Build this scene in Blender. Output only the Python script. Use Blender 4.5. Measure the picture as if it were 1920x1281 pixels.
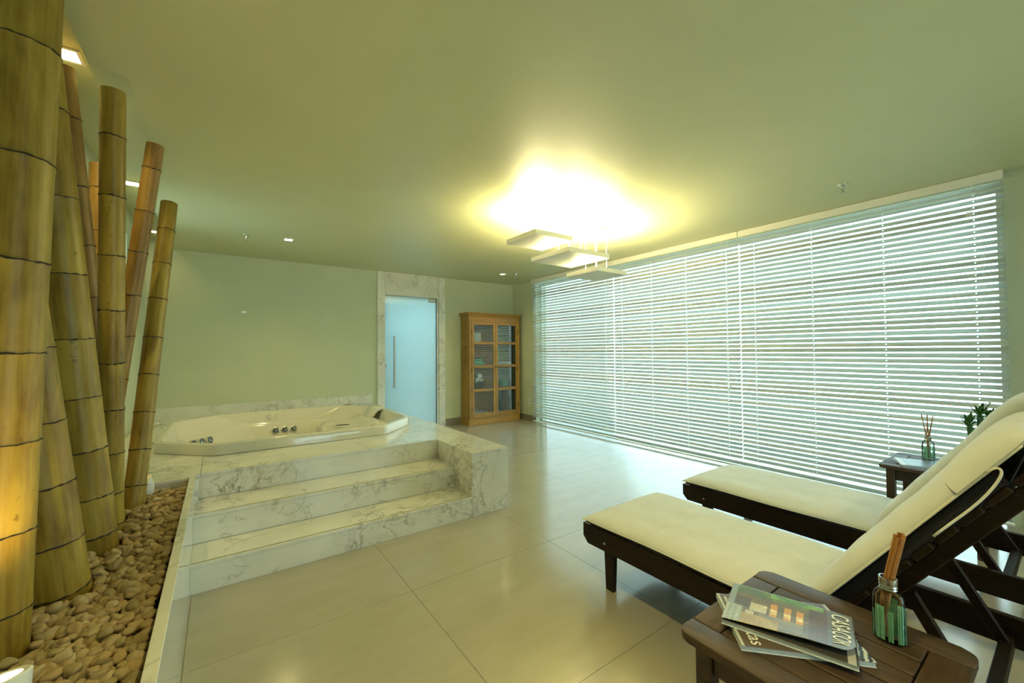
import bpy, bmesh, math, random
from mathutils import Vector, Matrix
random.seed(7)
for o in list(bpy.data.objects): bpy.data.objects.remove(o, do_unlink=True)
SC = bpy.context.scene
COL = SC.collection
PI = math.pi

# ------------------------------------------------------------------ camera
FPX, YAW, PITCH, ROLL, CAMH = 767.1, 0.6205, 0.0227, -0.0075, 1.3561
fw = Vector((math.sin(YAW)*math.cos(PITCH), math.cos(YAW)*math.cos(PITCH), math.sin(PITCH)))
rt = Vector((math.cos(YAW), -math.sin(YAW), 0)); up = rt.cross(fw)
r2 = rt*math.cos(ROLL)+up*math.sin(ROLL); u2 = -rt*math.sin(ROLL)+up*math.cos(ROLL)
cd = bpy.data.cameras.new('camera'); cam = bpy.data.objects.new('camera', cd); COL.objects.link(cam)
cd.sensor_width = 36; cd.lens = FPX*36/1920; cd.clip_start = .02
cam.matrix_world = Matrix(((r2.x, u2.x, -fw.x, 0), (r2.y, u2.y, -fw.y, 0), (r2.z, u2.z, -fw.z, CAMH), (0, 0, 0, 1)))
SC.camera = cam

# ------------------------------------------------------------------ world, exposure, daylight portal
w = bpy.data.worlds.new('world'); SC.world = w; w.use_nodes = True
bg = w.node_tree.nodes['Background']
bg.inputs[0].default_value = (0.64, 0.93, 1.0, 1); bg.inputs[1].default_value = 3.6
vs = SC.view_settings
vs.view_transform = 'Standard'; vs.look = 'None'; vs.gamma = 1; vs.use_curve_mapping = False
vs.exposure = 0.35
SC.cycles.sample_clamp_indirect = 6.0
WARM = (1.0, 0.82, 0.32)

def lamp(name, kind, loc, energy, color, parent=None, **kw):
    d = bpy.data.lights.new(name, kind); d.energy = energy; d.color = color
    for k, v in kw.items():
        if k != 'rot': setattr(d, k, v)
    o = bpy.data.objects.new(name, d); COL.objects.link(o); o.location = loc
    if 'rot' in kw: o.rotation_euler = kw['rot']
    if parent: o.parent = parent; o.location = Vector(loc)-parent.location
    return o

T = .2
XB, XR, YB, XL, YF, H = 4.833, 4.894, 6.808, -0.76, -2.7, 2.7
WY0, WY1, WZ0, WZ1 = 0.35, 6.07, 0.0, 2.64        # window opening in the right wall
po = lamp('window_daylight', 'AREA', (XR+.26, (WY0+WY1)/2, (WZ0+WZ1)/2), 1, (1, 1, 1), shape='RECTANGLE', size=WZ1-WZ0, size_y=WY1-WY0, rot=(0, PI/2, 0))
po.data.cycles.is_portal = True
LY0, LY1, LZ0, LZ1 = 4.25, 5.53, 1.7, 2.55          # high window in the left wall, behind the bamboo
po = lamp('high_window_daylight', 'AREA', (XL-T-.01, (LY0+LY1)/2, (LZ0+LZ1)/2), 1, (1, 1, 1), shape='RECTANGLE', size=LZ1-LZ0, size_y=LY1-LY0, rot=(0, -PI/2, 0))
po.data.cycles.is_portal = True
GX0, GX1, GZ1 = 1.3, 3.5, 2.35                     # glazed opening in the wall behind the viewer
po = lamp('garden_door_daylight', 'AREA', ((GX0+GX1)/2, YF-.21, GZ1/2), 1, (1, 1, 1), shape='RECTANGLE', size=GX1-GX0, size_y=GZ1, rot=(PI/2, 0, 0))
po.data.cycles.is_portal = True

# ------------------------------------------------------------------ material helpers
class NT:
    def __init__(s, name):
        s.m = bpy.data.materials.new(name); s.m.use_nodes = True; s.t = s.m.node_tree; s.n = s.t.nodes; s.l = s.t.links
        s.b = s.n['Principled BSDF']; s.out = s.n['Material Output']
    def node(s, typ, **kw):
        n = s.n.new(typ)
        for k, v in kw.items():
            if k.startswith('i_'):
                key = k[2:]
                n.inputs[int(key) if key.isdigit() else key].default_value = v
            else: setattr(n, k, v)
        return n
    def link(s, a, b): s.l.new(a, b)
    def coord(s, kind='Object', scale=(1, 1, 1)):
        c = s.node('ShaderNodeTexCoord'); m = s.node('ShaderNodeMapping'); m.inputs['Scale'].default_value = scale
        s.link(c.outputs[kind], m.inputs[0]); return m.outputs[0]
    def noise(s, vec, scale, detail=4, rough=.55, dist=0):
        n = s.node('ShaderNodeTexNoise'); n.inputs['Scale'].default_value = scale; n.inputs['Detail'].default_value = detail
        n.inputs['Roughness'].default_value = rough; n.inputs['Distortion'].default_value = dist
        if vec is not None: s.link(vec, n.inputs['Vector'])
        return n.outputs[0]
    def ramp(s, fac, stops, interp='LINEAR'):
        r = s.node('ShaderNodeValToRGB'); r.color_ramp.interpolation = interp
        e = r.color_ramp.elements
        while len(e) < len(stops): e.new(.5)
        for el, (p, c) in zip(e, stops):
            el.position = p; el.color = (*c, 1) if len(c) == 3 else c
        s.link(fac, r.inputs[0]); return r.outputs[0]
    def math(s, op, a, b=0.0, c=None):
        n = s.node('ShaderNodeMath', operation=op)
        for i, v in enumerate((a, b) if c is None else (a, b, c)):
            if isinstance(v, (int, float)): n.inputs[i].default_value = v
            else: s.link(v, n.inputs[i])
        return n.outputs[0]
    def mix(s, fac, a, b, blend='MIX'):
        n = s.node('ShaderNodeMix', data_type='RGBA', blend_type=blend)
        for i, v in ((0, fac), (6, a), (7, b)):
            if isinstance(v, (int, float)): n.inputs[i].default_value = v
            elif isinstance(v, tuple): n.inputs[i].default_value = (*v, 1)
            else: s.link(v, n.inputs[i])
        return n.outputs[2]
    def bump(s, h, strength=.2, dist=.01):
        n = s.node('ShaderNodeBump'); n.inputs['Strength'].default_value = strength; n.inputs['Distance'].default_value = dist
        s.link(h, n.inputs['Height']); s.link(n.outputs[0], s.b.inputs['Normal'])
    def set(s, **kw):
        for k, v in kw.items():
            k = {'rough': 'Roughness', 'metal': 'Metallic', 'spec': 'Specular IOR Level', 'coat': 'Coat Weight', 'trans': 'Transmission Weight', 'ior': 'IOR', 'coat_rough': 'Coat Roughness', 'sheen': 'Sheen Weight', 'sss': 'Subsurface Weight'}[k]
            if isinstance(v, (int, float)): s.b.inputs[k].default_value = v
            else: s.link(v, s.b.inputs[k])
        return s
    def color(s, c):
        if isinstance(c, tuple): s.b.inputs['Base Color'].default_value = (*c, 1)
        else: s.link(c, s.b.inputs['Base Color'])
        return s

def plain(name, c, rough=.5, metal=0, var=.06, scale=30, bump=0, coat=0, spec=.5):
    t = NT(name); v = t.coord()
    n = t.noise(v, scale, 4)
    a = tuple(max(0, x*(1-var)) for x in c); b = tuple(min(1, x*(1+var)) for x in c)
    t.color(t.ramp(n, [(.3, a), (.7, b)])); t.set(rough=rough, metal=metal, coat=coat, spec=spec)
    if bump: t.bump(n, bump, .003)
    return t.m

def wood(name, dark, light, scale=(1, 1, 1), rough=.5, grain=18, coat=0, spec=.5):
    t = NT(name); v = t.coord('Object', scale)
    oi = t.node('ShaderNodeObjectInfo')
    va = t.node('ShaderNodeVectorMath', operation='ADD'); t.link(v, va.inputs[0])
    sc_ = t.node('ShaderNodeVectorMath', operation='SCALE'); sc_.inputs[0].default_value = (7, 13, 5); t.link(oi.outputs['Random'], sc_.inputs['Scale'])
    t.link(sc_.outputs[0], va.inputs[1]); v = va.outputs[0]
    n1 = t.noise(v, grain, 5, .6, .4); n2 = t.noise(v, 2.2, 3)
    f = t.math('ADD', t.math('MULTIPLY', n1, .7), t.math('MULTIPLY', n2, .3))
    c = t.ramp(f, [(.32, dark), (.52, tuple((a+b)/2 for a, b in zip(dark, light))), (.7, light)])
    hs = t.node('ShaderNodeHueSaturation'); t.link(c, hs.inputs['Color'])
    t.link(t.math('ADD', t.math('MULTIPLY', oi.outputs['Random'], .3), .85), hs.inputs['Value'])
    t.color(hs.outputs[0]); t.set(rough=rough, coat=coat, spec=spec); t.bump(n1, .12, .002)
    return t.m

def marble(name, rough=.12, warm=1.0):
    t = NT(name); v = t.coord()
    wv = t.node('ShaderNodeTexNoise'); wv.inputs['Scale'].default_value = 1.6; wv.inputs['Detail'].default_value = 5; t.link(v, wv.inputs['Vector'])
    sub = t.node('ShaderNodeVectorMath', operation='MULTIPLY_ADD'); t.link(wv.outputs['Color'], sub.inputs[0]); sub.inputs[1].default_value = (.9, .9, .9); t.link(v, sub.inputs[2])
    d = sub.outputs[0]
    def vein(scale, width, detail=6, ro=.6):
        n = t.noise(d, scale, detail, ro)
        a = t.math('ABSOLUTE', t.math('SUBTRACT', n, .5))
        return t.math('SUBTRACT', 1.0, t.math('MINIMUM', t.math('DIVIDE', a, width), 1.0))
    mask = t.ramp(t.noise(v, 1.9, 3, .5, .6), [(.48, (0, 0, 0)), (.68, (1, 1, 1))])
    v1 = t.math('MULTIPLY', t.math('POWER', vein(2.4, .020), 1.4), mask)
    v2 = t.math('MULTIPLY', vein(6.0, .028), t.math('MULTIPLY', mask, .5))
    v3 = t.math('MULTIPLY', vein(1.3, .012), .45)
    vv = t.math('MINIMUM', t.math('ADD', t.math('ADD', v1, v2), v3), 1.0)
    cloud = t.noise(v, 3.0, 5)
    base = t.ramp(cloud, [(.3, (.70, .69, .61)), (.7, (.84, .82, .72))])
    sp = t.ramp(t.noise(v, 60, 2), [(.70, (0, 0, 0)), (.78, (1, 1, 1))])
    c = t.mix(t.math('MULTIPLY', vv, .8), base, (.27, .23, .17))
    c = t.mix(t.math('MULTIPLY', sp, .25), c, (.35, .31, .25))
    t.color(c); t.set(rough=rough, coat=.3, coat_rough=.05)
    return t.m

def emission(name, c, s):
    t = NT(name); e = t.node('ShaderNodeEmission'); e.inputs[0].default_value = (*c, 1); e.inputs[1].default_value = s
    t.link(e.outputs[0], t.out.inputs[0]); return t.m

def clear_glass(name, tint=(1, 1, 1), refl=1.0, tr=1.0):
    t = NT(name); tp = t.node('ShaderNodeBsdfTransparent'); tp.inputs[0].default_value = (*tint, 1)
    g = t.node('ShaderNodeBsdfGlossy'); g.inputs['Roughness'].default_value = .01
    fr = t.node('ShaderNodeFresnel'); fr.inputs[0].default_value = 1.5
    mx = t.node('ShaderNodeMixShader'); t.link(t.math('MINIMUM', t.math('MULTIPLY', fr.outputs[0], refl), 1.0), mx.inputs[0])
    t.link(tp.outputs[0], mx.inputs[1]); t.link(g.outputs[0], mx.inputs[2]); t.link(mx.outputs[0], t.out.inputs[0])
    return t.m

def painted(name):
    t = NT(name); a = t.node('ShaderNodeAttribute', attribute_name='print'); t.color(a.outputs[0]); return t

# materials
sage = plain('sage_wall_paint', (.58, .61, .42), .75, var=.025, scale=3)
sage_ceil = plain('sage_ceiling_paint', (.57, .585, .365), .42, var=.02, scale=2)
MARB = marble('veined_marble'); MARBW = marble('veined_marble_wall', .2)
def tile_mat():
    t = NT('porcelain_tile'); v = t.coord('Object'); oi = t.node('ShaderNodeObjectInfo')
    va = t.node('ShaderNodeVectorMath', operation='ADD'); t.link(v, va.inputs[0]); t.link(oi.outputs['Location'], va.inputs[1]); v = va.outputs[0]
    m = t.node('ShaderNodeMapping'); m.inputs['Scale'].default_value = (1, 3.2, 1); t.link(v, m.inputs[0])
    n = t.noise(m.outputs[0], 2.2, 6, .6, .3); n2 = t.noise(v, 90, 2)
    c = t.ramp(n, [(.3, (.375, .338, .25)), (.7, (.42, .38, .29))])
    t.color(c); t.set(rough=t.math('ADD', t.math('MULTIPLY', n, .08), .13), spec=.9, coat=.35, coat_rough=.12); t.bump(n2, .02, .001)
    return t.m
TILE = tile_mat()
grout = plain('dark_grout', (.30, .27, .20), .9)
white_paint = plain('white_lacquer', (.78, .77, .68), .4, var=.02)
slat_mat = plain('white_blind_slat', (.62, .625, .555), .38, var=.02, scale=5)
cord_mat = plain('white_cord', (.85, .85, .8), .6, var=.02)
chrome = plain('polished_chrome', (.75, .75, .72), .12, 1, var=.02)
steel = plain('brushed_steel', (.5, .5, .46), .28, 1, var=.05)
dark_metal = plain('dark_metal', (.05, .045, .03), .4, .6)
acrylic = plain('white_acrylic', (.73, .68, .54), .12, var=.015, coat=.6)
gold = plain('aged_brass', (.45, .3, .08), .3, 1)
black = plain('black_rubber', (.012, .012, .012), .5)
darkwood = wood('dark_stained_wood', (.022, .011, .004), (.075, .038, .014), (6, 1, 6), .58, 14, 0)
darkwood_x = wood('dark_stained_wood_cross', (.022, .011, .004), (.075, .038, .014), (1, 6, 6), .58, 14, 0)
darkwood_l = wood('ebony_stained_wood', (.006, .003, .001), (.024, .012, .004), (6, 1, 6), .5, 14, 0, .2)
darkwood_lx = wood('ebony_stained_wood_cross', (.006, .003, .001), (.024, .012, .004), (1, 6, 6), .5, 14, 0, .2)
pine = wood('honey_pine', (.225, .11, .015), (.45, .25, .045), (6, 6, 1.2), .42, 9, .2)
pine_x = wood('honey_pine_cross', (.225, .11, .015), (.45, .25, .045), (1.2, 6, 6), .42, 9, .2)
pine_in = wood('pine_back_board', (.30, .15, .035), (.50, .27, .075), (6, 6, 1.2), .6, 9)
cream = plain('cream_canvas', (.71, .72, .71), .85, var=.035, scale=14, bump=.08)
piping = plain('cream_piping', (.80, .78, .68), .7, var=.03)
navy = plain('navy_underside', (.012, .013, .022), .8)
teal = plain('teal_cloth', (.25, .55, .44), .7, var=.1)
teal_gl = plain('teal_ceramic', (.30, .60, .50), .25, var=.05, coat=.4)
white_cl = plain('white_towel', (.80, .80, .75), .9, var=.06, scale=120, bump=.3)
greybase = plain('grey_baseboard', (.22, .185, .135), .45, var=.06)
paper = plain('page_edges', (.60, .68, .76), .7, var=.08, scale=200)
def wicker_mat():
    t = NT('woven_wicker'); v = t.coord()
    wa = t.node('ShaderNodeTexWave', wave_type='BANDS', bands_direction='Z'); wa.inputs['Scale'].default_value = 22; wa.inputs['Distortion'].default_value = 3; wa.inputs['Detail Scale'].default_value = 6
    t.link(v, wa.inputs['Vector']); n = t.noise(v, 70, 3)
    f = t.math('ADD', t.math('MULTIPLY', wa.outputs['Fac'], .6), t.math('MULTIPLY', n, .4))
    t.color(t.ramp(f, [(.25, (.05, .03, .012)), (.7, (.33, .22, .09))])); t.set(rough=.7); t.bump(f, .6, .01); return t.m
wicker = wicker_mat()
def bamboo_mat(name, dark, light, hue=(0, 0, 0)):
    t = NT(name); v = t.coord('Object', (1, 1, .05)); v1 = t.coord('Object', (1, 1, .35))
    oi = t.node('ShaderNodeObjectInfo')
    va = t.node('ShaderNodeVectorMath', operation='ADD'); t.link(v1, va.inputs[0])
    sc_ = t.node('ShaderNodeVectorMath', operation='SCALE'); sc_.inputs[0].default_value = (3, 5, 9); t.link(oi.outputs['Random'], sc_.inputs['Scale']); t.link(sc_.outputs[0], va.inputs[1])
    st = t.noise(v, 60, 4, .6); bl = t.noise(va.outputs[0], 7, 5, .6, .5); fine = t.noise(t.coord(), 45, 3)
    f = t.math('ADD', t.math('MULTIPLY', st, .35), t.math('MULTIPLY', bl, .65))
    c = t.ramp(f, [(.36, dark), (.62, light)])
    spots = t.ramp(t.math('MULTIPLY', fine, bl), [(.40, (0, 0, 0)), (.44, (1, 1, 1))])
    c = t.mix(t.math('MULTIPLY', spots, .5), c, tuple(x*.35 for x in dark))
    t.color(c); t.set(rough=.40, spec=.35); t.bump(st, .06, .002)
    return t.m
bam_y = bamboo_mat('golden_bamboo', (.165, .095, .008), (.39, .28, .045))
bam_o = bamboo_mat('orange_bamboo', (.18, .09, .012), (.34, .205, .05))
node_dark = plain('bamboo_node_scar', (.028, .018, .010), .8, var=.5, scale=90)
bam_in = plain('bamboo_inside', (.40, .28, .13), .8, var=.2)

# ------------------------------------------------------------------ mesh helpers
def V(*a): return Vector(a)
def box(bm, a, b, bevel=0, seg=1):
    a = Vector(a); b = Vector(b)
    g = bmesh.ops.create_cube(bm, size=1)['verts']
    for v in g: v.co = Vector(((a.x+b.x)/2+v.co.x*(b.x-a.x), (a.y+b.y)/2+v.co.y*(b.y-a.y), (a.z+b.z)/2+v.co.z*(b.z-a.z)))
    if bevel:
        es = list({e for v in g for e in v.link_edges})
        bmesh.ops.bevel(bm, geom=es, offset=bevel, segments=seg, affect='EDGES', profile=.5)
def prism(bm, pts, z0, z1, axis='z', bevel=0):
    def P(p, h):
        return V(p[0], p[1], h) if axis == 'z' else (V(h, p[0], p[1]) if axis == 'x' else V(p[0], h, p[1]))
    lo = [bm.verts.new(P(p, z0)) for p in pts]; hi = [bm.verts.new(P(p, z1)) for p in pts]
    n = len(pts); fs = [bm.faces.new(lo[::-1]), bm.faces.new(hi)]
    for i in range(n): fs.append(bm.faces.new((lo[i], lo[(i+1) % n], hi[(i+1) % n], hi[i])))
    if bevel:
        es = list({e for f in fs[:2] for e in f.edges})
        bmesh.ops.bevel(bm, geom=es, offset=bevel, segments=2, affect='EDGES', profile=.5)
    bmesh.ops.recalc_face_normals(bm, faces=bm.faces[:])
def lathe(bm, prof, n=32, sx=1, sy=1, at=(0, 0, 0), cap0=True, cap1=True):
    rings = []
    for r, z in prof:
        rings.append([bm.verts.new((at[0]+sx*r*math.cos(2*PI*i/n), at[1]+sy*r*math.sin(2*PI*i/n), at[2]+z)) for i in range(n)])
    for a, b in zip(rings, rings[1:]):
        for i in range(n): bm.faces.new((a[i], a[(i+1) % n], b[(i+1) % n], b[i]))
    if cap0: bm.faces.new(rings[0][::-1])
    if cap1: bm.faces.new(rings[-1])
    bmesh.ops.recalc_face_normals(bm, faces=bm.faces[:])
def tube(bm, pts, r, n=8, closed=False, cap=True):
    pts = [Vector(p) for p in pts]; rings = []; up0 = None; m = len(pts)
    for i, p in enumerate(pts):
        if closed: d = pts[(i+1) % m]-pts[i-1]
        else: d = pts[min(i+1, m-1)]-pts[max(i-1, 0)]
        d.normalize()
        if up0 is None: up0 = d.orthogonal().normalized()
        up0 = (up0-d*up0.dot(d)).normalized(); s = d.cross(up0)
        rr = r[i] if isinstance(r, (list, tuple)) else r
        rings.append([bm.verts.new(p+(up0*math.cos(2*PI*k/n)+s*math.sin(2*PI*k/n))*rr) for k in range(n)])
    for a, b in zip(rings, rings[1:]+([rings[0]] if closed else [])):
        for k in range(n): bm.faces.new((a[k], a[(k+1) % n], b[(k+1) % n], b[k]))
    if cap and not closed: bm.faces.new(rings[0][::-1]); bm.faces.new(rings[-1])
    bmesh.ops.recalc_face_normals(bm, faces=bm.faces[:])
def beam(bm, a, b, wx, h, bevel=.003):
    """board from a to b (in a plane of constant x), thickness wx in x and depth h across"""
    a = Vector(a); b = Vector(b); d = (b-a).normalized(); x = V(1, 0, 0); n = x.cross(d).normalized()
    vs_ = []
    for p in (a, b):
        for sx, sn in ((-1, -1), (1, -1), (1, 1), (-1, 1)): vs_.append(bm.verts.new(p+x*sx*wx/2+n*sn*h/2))
    fs = [(0, 1, 2, 3), (4, 7, 6, 5), (0, 4, 5, 1), (1, 5, 6, 2), (2, 6, 7, 3), (3, 7, 4, 0)]
    ff = [bm.faces.new([vs_[i] for i in f]) for f in fs]
    bmesh.ops.recalc_face_normals(bm, faces=bm.faces[:])
    if bevel: bmesh.ops.bevel(bm, geom=list({e for f in ff for e in f.edges}), offset=bevel, segments=1, affect='EDGES', profile=.5)

ROOT = {}
def mesh_from(bm, name, smooth=False):
    me = bpy.data.meshes.new(name); bm.to_mesh(me); bm.free()
    if smooth is True: me.polygons.foreach_set('use_smooth', [True]*len(me.polygons))
    elif smooth: me.polygons.foreach_set('use_smooth', [True]*len(me.polygons)); me.set_sharp_from_angle(angle=math.radians(smooth))
    return me
def obj(name, bm, mat, parent=None, smooth=False, world=True):
    """mesh in world coordinates; with a parent it is moved into the parent's frame"""
    off = ROOT.get(parent.name, V(0, 0, 0)) if parent else V(0, 0, 0)
    if world and off.length: bmesh.ops.translate(bm, verts=bm.verts[:], vec=-off)
    me = mesh_from(bm, name, smooth); me.materials.append(mat)
    o = bpy.data.objects.new(name, me); COL.objects.link(o)
    if parent: o.parent = parent; ROOT[o.name] = off
    return o
def inst(name, me, loc, parent=None, rot=(0, 0, 0)):
    o = bpy.data.objects.new(name, me); COL.objects.link(o); o.rotation_euler = rot
    off = ROOT.get(parent.name, V(0, 0, 0)) if parent else V(0, 0, 0)
    o.location = Vector(loc)-off
    if parent: o.parent = parent
    return o
def tag(o, label, cat, group=None):
    o['label'] = label; o['category'] = cat
    if group: o['group'] = group
    return o
def thing(name, label, cat, loc=(0, 0, 0), group=None):
    o = bpy.data.objects.new(name, None); COL.objects.link(o); o.location = loc; o.empty_display_size = .1
    ROOT[o.name] = Vector(loc); return tag(o, label, cat, group)
def struct(name, bm=None, mat=None, label=None, smooth=False):
    if bm is None:
        o = bpy.data.objects.new(name, None); COL.objects.link(o); o.empty_display_size = .1
    else: o = obj(name, bm, mat, None, smooth)
    o['kind'] = 'structure'
    if label: o['label'] = label
    return o
def B(): return bmesh.new()
def boxo(name, a, b, mat, parent=None, bevel=0, seg=1):
    bm = B(); box(bm, a, b, bevel, seg); return obj(name, bm, mat, parent)
def copy_tree(o, parent=None):
    c = o.copy(); COL.objects.link(c); c.parent = parent
    for ch in list(o.children): copy_tree(ch, c)
    return c
def text_mesh(body, size, extr=.0004):
    cu = bpy.data.curves.new('t', 'FONT'); cu.body = body; cu.size = size; cu.extrude = extr
    cu.align_x = 'CENTER'; cu.align_y = 'CENTER'; cu.resolution_u = 3
    o = bpy.data.objects.new('t', cu); COL.objects.link(o)
    bpy.context.view_layer.update()
    me = bpy.data.meshes.new_from_object(o.evaluated_get(bpy.context.evaluated_depsgraph_get()))
    bpy.data.objects.remove(o); bpy.data.curves.remove(cu); return me

# ================================================================== SETTING
# floor with tiles
bm = B(); box(bm, (XL-.1, YF-.1, -.12), (XR+.28, YB+.1, -.006)); floor = struct('floor', bm, grout, 'floor of large beige porcelain tiles')
PT = 1.017
bm = B(); box(bm, (.001, .001, -.012), (PT-.001, PT-.001, 0)); tile_me = mesh_from(bm, 'tile'); tile_me.materials.append(TILE)
def cut_tile(x0, x1, y0, y1):
    bm = B(); box(bm, (.001, .001, -.012), (x1-x0-.001, y1-y0-.001, 0)); me = mesh_from(bm, 'tile'); me.materials.append(TILE); return me
xs = [-.12+PT*i for i in range(-1, 6)]; ys = [2.247+PT*i for i in range(-5, 6)]
for x in xs:
    for y in ys:
        x0, x1, y0, y1 = max(x, XL), min(x+PT, XR+.25), max(y, YF), min(y+PT, YB)
        if x1-x0 < .03 or y1-y0 < .03: continue
        full = abs(x1-x0-PT) < 1e-6 and abs(y1-y0-PT) < 1e-6
        inst('tile', tile_me if full else cut_tile(x0, x1, y0, y1), (x0, y0, 0), floor)
# ceiling: main field, and the raised strip above the planter
bm = B(); box(bm, (-.505, YF, H), (XR+.25, YB-.014, H+.12)); struct('ceiling', bm, sage_ceil, 'flat sage green ceiling')
bm = B(); box(bm, (XL-.1, YF-.1, H+.12), (XR+.4, YB+.15, H+.2)); struct('ceiling_recess', bm, sage_ceil, 'raised ceiling strip above the bamboo')
# walls
DX0, DX1, DZ = 2.245, 3.19, 2.31        # door opening
bm = B(); box(bm, (XL-T, YB, 0), (DX0, YB+T, H+.14)); box(bm, (DX1, YB, 0), (XR+.3, YB+T, H+.14)); box(bm, (DX0, YB, DZ), (DX1, YB+T, H+.14))
struct('wall_back', bm, sage, 'sage green end wall behind the tub')
bm = B(); box(bm, (XL-T, YF-T, -.1), (XL, LY0, H+.14)); box(bm, (XL-T, LY1, -.1), (XL, YB, H+.14)); box(bm, (XL-T, LY0, -.1), (XL, LY1, LZ0)); box(bm, (XL-T, LY0, LZ1), (XL, LY1, H+.14)); struct('wall_left', bm, sage, 'sage green wall behind the bamboo')
bm = B(); box(bm, (XL-T, YF-T, -.1), (GX0, YF, H+.14)); box(bm, (GX1, YF-T, -.1), (XR+.3, YF, H+.14)); box(bm, (GX0, YF-T, GZ1), (GX1, YF, H+.14)); struct('wall_front', bm, sage, 'sage green wall behind the viewer')
bm = B()
box(bm, (XR, YF, -.1), (XR+.25, WY0, H+.14)); box(bm, (XR, WY1, -.1), (XR+.25, YB, H+.14)); box(bm, (XR, WY0, WZ1), (XR+.25, WY1, H+.14))
struct('wall_right', bm, sage, 'sage green wall around the wide window')
# window frame and panes
win = struct('window_1'); win['label'] = 'wide window behind the white blinds'
FX0, FX1 = XR+.12, XR+.17
bm = B()
box(bm, (FX0, WY0, 0), (FX1, WY0+.035, WZ1)); box(bm, (FX0, WY1-.035, 0), (FX1, WY1, WZ1))
box(bm, (FX0, WY0+.035, 0), (FX1, WY1-.035, .03)); box(bm, (FX0, WY0+.035, WZ1-.035), (FX1, WY1-.035, WZ1))
obj('window_frame', bm, white_paint, win)
wglass = clear_glass('window_glass', (.97, 1, .99), .7); ww = (WY1-WY0-.06)/3
for i in range(3): boxo('pane', (XR+.142, WY0+.03+ww*i+.001, .028), (XR+.148, WY0+.03+ww*(i+1)-.001, WZ1-.032), wglass, win)
bm = B(); box(bm, (XR+.25, -4, -.2), (XR+9, 11, -.08)); struct('terrace', bm, plain('pale_terrace_paving', (.75, .74, .70), .8), 'pale paving outside the window')
win2 = struct('window_2'); win2['label'] = 'glazed garden opening in the wall behind the viewer'
bm = B()
box(bm, (GX0, YF-.15, 0), (GX0+.05, YF-.10, GZ1)); box(bm, (GX1-.05, YF-.15, 0), (GX1, YF-.10, GZ1)); box(bm, (GX0+.05, YF-.15, 0), (GX1-.05, YF-.10, .05)); box(bm, (GX0+.05, YF-.15, GZ1-.05), (GX1-.05, YF-.10, GZ1))
obj('window_frame', bm, white_paint, win2)
boxo('pane', (GX0+.045, YF-.128, .045), (GX1-.045, YF-.122, GZ1-.045), wglass, win2)
win3 = struct('window_3'); win3['label'] = 'high window in the left wall behind the bamboo'
bm = B()
box(bm, (XL-.12, LY0, LZ0), (XL-.08, LY0+.035, LZ1)); box(bm, (XL-.12, LY1-.035, LZ0), (XL-.08, LY1, LZ1)); box(bm, (XL-.12, LY0+.035, LZ0), (XL-.08, LY1-.035, LZ0+.035)); box(bm, (XL-.12, LY0+.035, LZ1-.035), (XL-.08, LY1-.035, LZ1))
obj('window_frame', bm, white_paint, win3)
boxo('pane', (XL-.103, LY0+.03, LZ0+.03), (XL-.097, LY1-.03, LZ1-.03), wglass, win3)
# baseboards
bm = B(); box(bm, (XR-.014, WY1+.02, 0), (XR, YB, .115), .003); struct('baseboard_right', bm, greybase, 'grey-brown baseboard beside the window')
bm = B(); box(bm, (3.36, YB-.014, 0), (XR-.014, YB, .125), .003); struct('baseboard_back', bm, greybase, 'grey-brown baseboard behind the cabinet')
bm = B(); box(bm, (XR-.014, YF, 0), (XR, WY0-.07, .115), .003); struct('baseboard_front', bm, greybase, 'grey-brown baseboard past the blinds')

# door portal
tr = struct('trim_1'); tr['label'] = 'veined marble portal around the frosted door'
boxo('jamb_panel', (2.12, YB-.03, 0), (DX0, YB+.1, H-.001), MARBW, tr, .002)
boxo('jamb_panel', (DX1+.035, YB-.03, 0), (3.35, YB+.1, H-.001), MARBW, tr, .002)
boxo('jamb_return', (DX1, YB-.012, 0), (DX1+.034, YB+.1, DZ), MARBW, tr, .002)
boxo('lintel_panel', (DX0+.001, YB-.03, DZ), (DX1+.034, YB+.1, H-.001), MARBW, tr, .002)
def frosted():
    t = NT('frosted_glass'); t.color((.62, .80, .84)); t.set(rough=.22, spec=.8)
    tl = t.node('ShaderNodeBsdfTranslucent'); tl.inputs[0].default_value = (.80, .94, .98, 1)
    df = t.node('ShaderNodeBsdfDiffuse'); df.inputs[0].default_value = (.74, .87, .90, 1)
    gl = t.node('ShaderNodeBsdfGlossy'); gl.inputs['Roughness'].default_value = .06
    m1 = t.node('ShaderNodeMixShader'); m1.inputs[0].default_value = .45; t.link(tl.outputs[0], m1.inputs[1]); t.link(df.outputs[0], m1.inputs[2])
    fr = t.node('ShaderNodeFresnel'); fr.inputs[0].default_value = 1.85
    m2 = t.node('ShaderNodeMixShader'); t.link(fr.outputs[0], m2.inputs[0]); t.link(m1.outputs[0], m2.inputs[1]); t.link(gl.outputs[0], m2.inputs[2])
    t.link(m2.outputs[0], t.out.inputs[0]); return t.m
door = struct('door_1'); door['label'] = 'frosted glass door in the marble portal'
gp = boxo('glass_panel', (DX0+.002, YB+.02, .004), (DX1-.002, YB+.03, DZ-.002), frosted(), door, .001)
hd = B(); HXd = 2.40
tube(hd, [(HXd, YB-.035, .74), (HXd, YB-.035, 1.62)], .018, 12)
for z in (.84, 1.52): tube(hd, [(HXd, YB-.035, z), (HXd, YB+.03, z)], .008, 8)
obj('handle', hd, steel, door, 40)
hb = B(); box(hb, (DX1-.15, YB+.008, DZ-.075), (DX1-.012, YB+.042, DZ-.012), .003); obj('hinge', hb, steel, door)
hb = B(); box(hb, (DX1-.10, YB+.008, .004), (DX1-.012, YB+.042, .035), .003); obj('hinge', hb, steel, door)
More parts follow.
